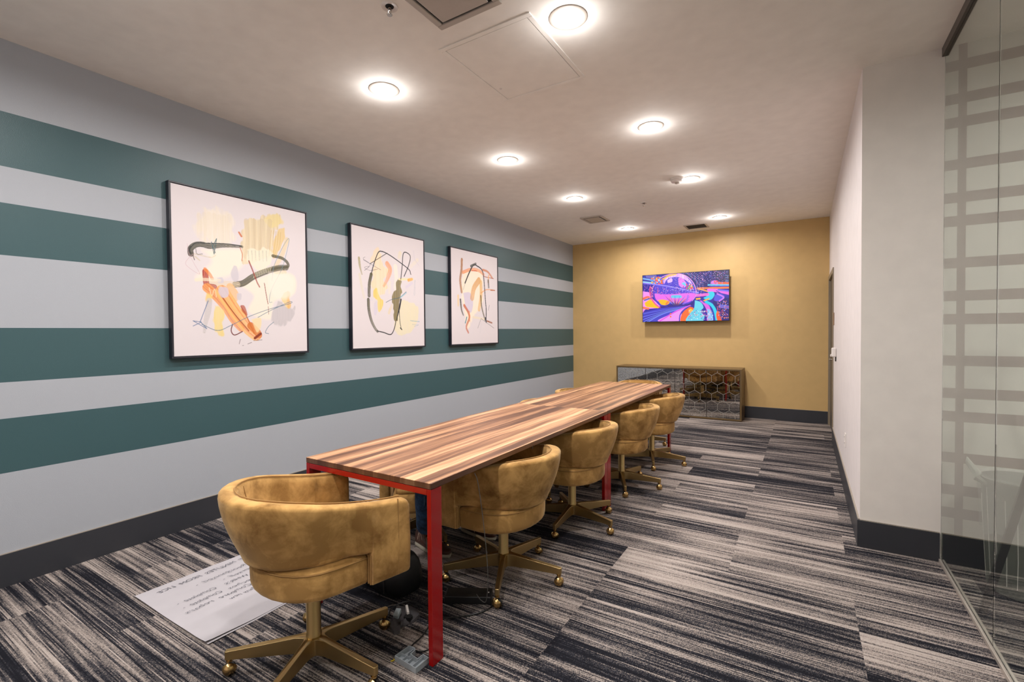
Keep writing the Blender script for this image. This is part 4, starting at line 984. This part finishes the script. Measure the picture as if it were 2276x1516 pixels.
def cr(P, n=6):
    Q = [np.array(p, float) for p in P]; Q = [2*Q[0]-Q[1]]+Q+[2*Q[-1]-Q[-2]]; o = []
    for i in range(1, len(Q)-2):
        for k_ in range(n):
            s_ = k_/n; a, b_, c, d = Q[i-1:i+3]; o.append(tuple(.5*((2*b_)+(-a+c)*s_+(2*a-5*b_+4*c-d)*s_*s_+(-a+3*b_-3*c+d)*s_**3)))
    o.append(tuple(Q[-2])); return o
tag(MB().tube(cr(pts), .0036, 8).build('power_cable', M['cable']), 'black cable looping out of the grey pouch past the red leg', 'cable')
pts = [(-1.56, 1.70, .006), (-1.50, 1.66, .006), (-1.47, 1.58, .005), (-1.46, 1.50, .005), (-1.40, 1.50, .005), (-1.37, 1.56, .005)]
tag(MB().tube(cr(pts), .0028, 8).build('power_cable', M['cable']), 'thin black cable curving on the carpet behind the grey tray', 'cable')
# black adapter box on the floor under the second chair
t = thing('power_strip', 'black power box on the dark carpet under the second chair', 'power strip', (-1.47, 1.93, 0), .5)
MB().box((-.12, -.045, 0), (.12, .045, .04)).build('housing', M['blackrub'], t, bevel=.006)
for i in range(3): MB().lathe([(.0001, .0405), (.018, .0405), (.018, .039)], (-.07+.07*i, 0, 0), 18).build('socket', M['cable'], t)
MB().box((.100, -.004, .0395), (.106, .002, .042)).build('indicator_light', M['whitep'], t)
wp = [(-1.290, 1.747, .73), (-1.285, 1.765, .68), (-1.283, 1.80, .5), (-1.28, 1.83, .25), (-1.31, 1.86, .08), (-1.37, 1.90, .04), (-1.42, 1.93, .042)]
tag(MB().tube(cr(wp), .0018, 6).build('hanging_wire', M['wire']), 'thin grey wire hanging from the table edge to the floor box', 'wire')
tag(MB().tube(cr([(-1.2905, 2.283, .742), (-1.2905, 2.287, .728), (-1.2905, 2.293, .728), (-1.2905, 2.30, .745)]), .0012, 6).build('cable_clip', M['cable']), 'tiny black clip on the table edge above the second chair', 'clip')

# ------------------------------------------------------------------ black bag under the table
t = thing('leather_bag', 'black leather bag on the carpet under the table behind the front chair', 'bag', (-1.945, 1.83, 0), math.radians(-8))
rings = []
for z, s_, q in ((0.002, .88, .8), (.012, .96, .93), (.04, 1, 1), (.10, 1.01, 1.02), (.16, .97, .88), (.20, .92, .6), (.22, .88, .3)):
    rings.append([(.20*s_*math.copysign(abs(math.cos(a))**.45, math.cos(a)), .105*q*math.copysign(abs(math.sin(a))**.45, math.sin(a)), z) for a in [2*PI*k_/32 for k_ in range(32)]])
MB().loft(rings).build('body', M['bag'], t, sharp=70)
for x in (-.11, .11):
    MB().tube([(x, -.109, .03), (x, -.110, .10), (x, -.096, .16), (x, -.064, .205)], .0035, 6).build('seam', M['bagseam'], t)
MB().tube(cr([(-.09, -.03, .21), (-.08, -.07, .24), (0, -.09, .25), (.08, -.07, .24), (.09, -.03, .21)]), .007, 8).build('handle', M['bag'], t)
b = MB(); b.box((-.016, -.003, 0), (.016, .003, .13), rb((-.16, -.115, .01), 1, 1, 1, .2, -.25)); b.build('strap', M['bag'], t, bevel=.001)

# ------------------------------------------------------------------ person bent low under the table
def skin_mesh(name, mt, parent, V, E, R, root=0, sub=2, loc=None):
    me = bpy.data.meshes.new(name); me.from_pydata(V, E, []); o = bpy.data.objects.new(name, me); COL.objects.link(o); o.parent = parent
    me.materials.append(mt)
    sk = o.modifiers.new('skin', 'SKIN'); sk.use_smooth_shade = True; sk.branch_smoothing = .6
    for i, r in enumerate(R):
        d = me.skin_vertices[0].data[i]; d.radius = (r, r) if isinstance(r, (int, float)) else r
    me.skin_vertices[0].data[root].use_root = True
    ss = o.modifiers.new('subsurf', 'SUBSURF'); ss.levels = sub; ss.render_levels = sub
    return o
PX, PY = -2.0, 2.3
t = thing('person', 'person in blue jeans and brown shoes ducked under the table, lower leg visible', 'person', (PX, PY, 0))
def Lc(p): return (p[0]-PX, p[1]-PY, p[2])
# joints
pel = (-2.20, 2.44, .50); hipR = (-2.26, 2.36, .50); hipL = (-2.12, 2.50, .50)
knR = (-1.885, 2.085, .475); anR = (-2.055, 2.262, .105); knL = (-1.86, 2.40, .49); anL = (-1.965, 2.575, .10)
wst = (-2.12, 2.33, .565); chs = (-2.03, 2.20, .60); nck = (-1.95, 2.08, .59); hd0 = (-1.93, 2.02, .575)
shR = (-2.08, 2.06, .575); shL = (-1.88, 2.20, .575); elR = (-2.08, 1.99, .56); elL = (-1.70, 2.24, .53); wrR = (-1.93, 1.995, .565); wrL = (-1.77, 2.28, .52)
def mid(a, b_, s_, d=(0, 0, 0)): return tuple(a[i]+(b_[i]-a[i])*s_+d[i] for i in range(3))
Vb = [pel, wst, chs, nck, hd0, hipR, knR, anR, hipL, knL, anL, shR, elR, wrR, shL, elL, wrL]
Eb = [(0, 1), (1, 2), (2, 3), (3, 4), (0, 5), (5, 6), (6, 7), (0, 8), (8, 9), (9, 10), (2, 11), (11, 12), (12, 13), (2, 14), (14, 15), (15, 16)]
Rb = [.10, .09, .10, .048, .05, .075, .048, .034, .075, .048, .034, .045, .036, .026, .045, .036, .026]
skin_mesh('body', M['skin'], t, [Lc(p) for p in Vb], Eb, Rb)
# jeans: pelvis, thighs and slightly flared lower legs with folds
Vj = [pel, mid(pel, wst, .5), hipR, mid(hipR, knR, .5), knR, mid(knR, anR, .30, (-.012, 0, .0)), mid(knR, anR, .55, (-.004, .012, 0)), mid(knR, anR, .80, (-.01, .0, 0)), mid(knR, anR, .97),
      hipL, mid(hipL, knL, .5), knL, mid(knL, anL, .5), mid(knL, anL, .95)]
Ej = [(0, 1), (0, 2), (2, 3), (3, 4), (4, 5), (5, 6), (6, 7), (7, 8), (0, 9), (9, 10), (10, 11), (11, 12), (12, 13)]
Rj = [.115, .105, .088, .084, .076, .074, .078, .066, .066, .088, .082, .070, .066, .058]
jn = skin_mesh('jeans', M['denim'], t, [Lc(p) for p in Vj], Ej, Rj)
jd = MB(); ax = Vector(anR)-Vector(knR)
pp = []
for k_ in range(9):
    s_ = .12+.8*k_/8; c0 = Vector(knR)+ax*s_; pp.append(tuple(Vector(Lc(c0))+Vector((.030, -.060, .0))))
jd.tube(pp, .0016, 5); jd.build('seam_stitching', M['stitch'], jn)
fr_ = MB(); rr = random.Random(5)
for k_ in range(26):
    a = 2*PI*k_/26; c0 = Vector(Lc(mid(knR, anR, 1.0))); p = c0+Vector((.05*math.cos(a), .05*math.sin(a), .012*math.cos(a)+.01)); q = p+Vector((.012*math.cos(a)+rr.uniform(-.006, .006), .012*math.sin(a)+rr.uniform(-.006, .006), -.028-rr.random()*.022))
    fr_.tube([tuple(p), tuple((p+q)/2+Vector((rr.uniform(-.004, .004), rr.uniform(-.004, .004), 0))), tuple(q)], .0011, 4)
fr_.build('frayed_hem', M['lace'], jn)
Vs = [mid(pel, wst, .35), wst, chs, mid(chs, nck, .55), shR, mid(shR, elR, .9), mid(elR, wrR, .85), shL, mid(shL, elL, .9), mid(elL, wrL, .85)]
skin_mesh('sweater', M['knit'], t, [Lc(p) for p in Vs], [(0, 1), (1, 2), (2, 3), (2, 4), (4, 5), (5, 6), (2, 7), (7, 8), (8, 9)], [.118, .112, .112, .065, .062, .048, .036, .062, .048, .036])
# head with face, tucked forward
hc = Vector(Lc((-1.86, 2.04, .618)))
hm = Matrix.Translation(hc) @ Matrix.Rotation(math.radians(-35), 4, 'Z') @ Matrix.Rotation(math.radians(65), 4, 'X')
hv = MB(); rings = []
for i in range(13):
    a = PI*i/12; z = -.108*math.cos(a); r = math.sin(a)*(.078 if z > -.02 else .078*(1-.22*min(1, (-z-.02)/.09)))
    rings.append([tuple(hm @ Vector((max(r, .002)*math.cos(b_)*.95, max(r, .002)*math.sin(b_)*1.18, z))) for b_ in [2*PI*k_/20 for k_ in range(20)]])
hv.loft(rings)
hv.add([hm @ Vector(p) for p in ((-.008, -.088, .008), (.008, -.088, .008), (.014, -.094, -.028), (-.014, -.094, -.028), (0, -.116, -.026))], [(0, 1, 4), (1, 2, 4), (2, 3, 4), (3, 0, 4), (0, 3, 2, 1)], True)
for s_ in (-1, 1): hv.sphere(tuple(hm @ Vector((s_*.076, .005, -.005))), .022, 8, (.4, .7, 1.2), )
hd = hv.build('head', M['skin'], t, allsmooth=True, sharp=60)
ev = MB()
for s_ in (-1, 1): ev.sphere(tuple(hm @ Vector((s_*.030, -.082, .008))), .010, 8)
ev.build('eyes', M['whitep'], hd)
MB().tube([tuple(hm @ Vector((x, -.090+abs(x)*.25, -.052))) for x in (-.024, -.012, 0, .012, .024)], .004, 6).build('mouth', plain('lips', (160, 96, 88), .5), hd)
hr = MB(); rings = []
for i in range(8):
    a = PI*(.46+.54*i/7); z = -.118*math.cos(a); r = max(.002, math.sin(a)*.088)
    rings.append([tuple(hm @ Vector((r*math.cos(b_)*.98, r*math.sin(b_)*1.17+.008, z))) for b_ in [2*PI*k_/20 for k_ in range(20)]])
hr.loft(rings); hr.build('hair', M['hair'], hd, allsmooth=True, sharp=60)
# hands resting on the knees
def hand(wr_, d, side):
    d = Vector(d).normalized(); sd = d.cross(Vector((0, 0, 1))).normalized()*side; V = []; E = []; R = []
    w0 = Vector(wr_); V += [w0, w0+d*.045, w0+d*.085]; E += [(0, 1), (1, 2)]; R += [(.020, .016), (.034, .016), (.034, .014)]
    for k_, (o_, L_) in enumerate(((-.030, .068), (-.010, .078), (.011, .072), (.031, .056))):
        b0 = w0+d*.085+sd*o_; i = len(V)
        V += [b0+d*.012, b0+d*(.012+L_*.5)+Vector((0, 0, -.008)), b0+d*(L_*.85)+Vector((0, 0, -.034))]; E += [(2, i), (i, i+1), (i+1, i+2)]; R += [.0095, .0088, .0078]
    i = len(V); V += [w0+d*.035-sd*.038+Vector((0, 0, -.006)), w0+d*.07-sd*.055+Vector((0, 0, -.016)), w0+d*.095-sd*.052+Vector((0, 0, -.024))]; E += [(1, i), (i, i+1), (i+1, i+2)]; R += [.012, .0105, .009]
    skin_mesh('hand', M['skin'], t, [Lc(p) for p in V], E, R)
hand((-1.925, 2.0, .572), (.35, .5, .02), 1); hand((-1.78, 2.29, .555), (-.6, .45, .0), -1)
# shoes
def shoe(heel, toe):
    H_, T_ = Vector((*heel, 0)), Vector((*toe, 0)); L_ = (T_-H_).length; d = (T_-H_).normalized(); ang = math.atan2(d.y, d.x)
    mtx = Matrix.Translation(Vector(Lc(tuple(H_)))) @ Matrix.Rotation(ang, 4, 'Z') @ Matrix.Scale(L_/.30, 4)
    def sec(x):
        t_ = x/.30; w_ = .034+.016*math.sin(PI*min(1, max(0, (t_-.15)/.85))**1.0)
        if t_ > .86: w_ *= math.sqrt(max(.02, 1-((t_-.86)/.145)**2))
        if t_ < .10: w_ *= math.sqrt(max(.05, 1-((.10-t_)/.105)**2))
        return w_
    xs = [0, .006, .02, .05, .09, .13, .17, .21, .245, .27, .288, .297, .30]
    def ring_(x, z0, z1, k_, top): 
        w_ = sec(x)*k_; o = []
        for a in [2*PI*q/16 for q in range(16)]:
            cy = math.cos(a); sz = math.sin(a)
            o.append(tuple(mtx @ Vector((x, w_*math.copysign(abs(cy)**.6, cy), (z0+z1)/2+(z1-z0)/2*math.copysign(abs(sz)**(.5 if not top or sz < 0 else .9), sz)))))
        return o
    so = MB().loft([ring_(x, .001, .026, 1.06, False) for x in xs])
    up_ = []
    for x in xs:
        h = .098-.028*smooth01((x-.06)/.08)-.018*smooth01((x-.13)/.10)-.010*smooth01((x-.24)/.05)
        if x < .004: h = .080
        if x > .285: h = .034+(.30-x)*.9
        up_.append(ring_(x, .018, max(.034, h), .98, True))
    u = MB().loft(up_).build('shoe', M['leather'], t, allsmooth=True, sharp=60)
    so.build('sole', M['sole'], u, sharp=50)
    lc = MB()
    for i in range(4):
        x = .125+i*.02; z = .078-i*.004
        lc.tube([tuple(mtx @ Vector((x, -.024, z-.012))), tuple(mtx @ Vector((x+.006, 0, z+.001))), tuple(mtx @ Vector((x, .024, z-.012)))], .002, 5)
    lc.tube([tuple(mtx @ Vector(p)) for p in ((.12, -.006, .082), (.13, -.034, .085), (.15, -.046, .06), (.155, -.050, .035))], .0018, 5)
    lc.build('lace', M['lace'], u)
shoe((-2.150, 2.275), (-1.845, 2.232)); shoe((-2.03, 2.60), (-1.74, 2.58))

# ------------------------------------------------------------------ bin and easel beyond the glass
t = thing('waste_bin', 'round pale grey waste bin lined with a clear bag beyond the glass', 'bin', (.985, 3.465, 0)); t.scale = (.84, .84, 1)
MB().lathe([(.0001, .004), (.165, .004), (.17, .02), (.198, .56), (.206, .575), (.206, .590), (.196, .592), (.190, .575), (.160, .03), (.0001, .02)], n=40).build('bucket', M['bing'], t, sharp=50)
rr = random.Random(3); rings = []
for z, r in ((.30, .203), (.44, .207), (.54, .215), (.585, .222), (.605, .214), (.598, .196), (.54, .180), (.40, .165)):
    rings.append([((r+rr.uniform(-.003, .003))*math.cos(2*PI*k_/48), (r+rr.uniform(-.003, .003))*math.sin(2*PI*k_/48), z+(.02*math.sin(k_*.9)+.012*rr.random() if z < .35 else rr.uniform(-.003, .003))) for k_ in range(48)])
b = MB(); b.loft(rings, caps=False)
mb_, ntb, bb = newmat('clear_bag_film'); bb.inputs['Base Color'].default_value = (.8, .8, .76, 1); bb.inputs['Alpha'].default_value = .22; bb.inputs['Roughness'].default_value = .2
b.build('bin_liner', mb_, t)
MB().tube([(-.19, -.06, .56), (-.235, -.055, .585), (-.225, -.03, .60), (-.245, .07, .64), (-.235, .15, .655)], [.010, .018, .022, .016, .004], 8).build('liner_tail', M['binp'], t)
cr_ = MB()
for k_ in range(11):
    a = math.radians(185+k_*15); z1 = .28+.05*math.sin(k_*2.1); cr_.tube([(.178*math.cos(a), .178*math.sin(a), .06), (.188*math.cos(a+.02), .188*math.sin(a+.02), .2), (.204*math.cos(a), .204*math.sin(a), z1+.22)], .0022, 5)
cr_.build('liner_fold', M['whitep'], t)
t = thing('easel', 'grey metal easel beyond the glass, one slanting leg in view', 'easel', (1.065, 2.95, 0))
def flat(b, p, q, w_, d_):
    p, q = Vector(p), Vector(q); ax_ = (q-p).normalized(); s1 = ax_.cross(Vector((0, 1, 0))).normalized()*w_/2; s2 = ax_.cross(s1).normalized()*d_/2
    vs = [p+s1+s2, p-s1+s2, p-s1-s2, p+s1-s2, q+s1+s2, q-s1+s2, q-s1-s2, q+s1-s2]
    b.add(vs, [(0, 1, 2, 3), (7, 6, 5, 4), (0, 4, 5, 1), (1, 5, 6, 2), (2, 6, 7, 3), (3, 7, 4, 0)]); return b
top = (.02, .06, 1.55)
for p in ((-.325, .15, .006), (.36, .10, .006), (.02, -.55, .006)):
    lg = flat(MB(), p, (top[0]+p[0]*.1, top[1]+p[1]*.05, top[2]), .030, .018).build('leg', M['easel'], t, bevel=.002)
    MB().sphere((p[0], p[1], .012), .015, 8, (1, 1, .8)).build('foot_cap', M['blackrub'], lg)
MB().box((-.06, .02, 1.50), (.12, .10, 1.58)).build('hinge_head', M['easel'], t, bevel=.006)
flat(MB(), (-.19, .12, .62), (.24, .09, .62), .025, .03).build('support_ledge', M['easel'], t, bevel=.002)
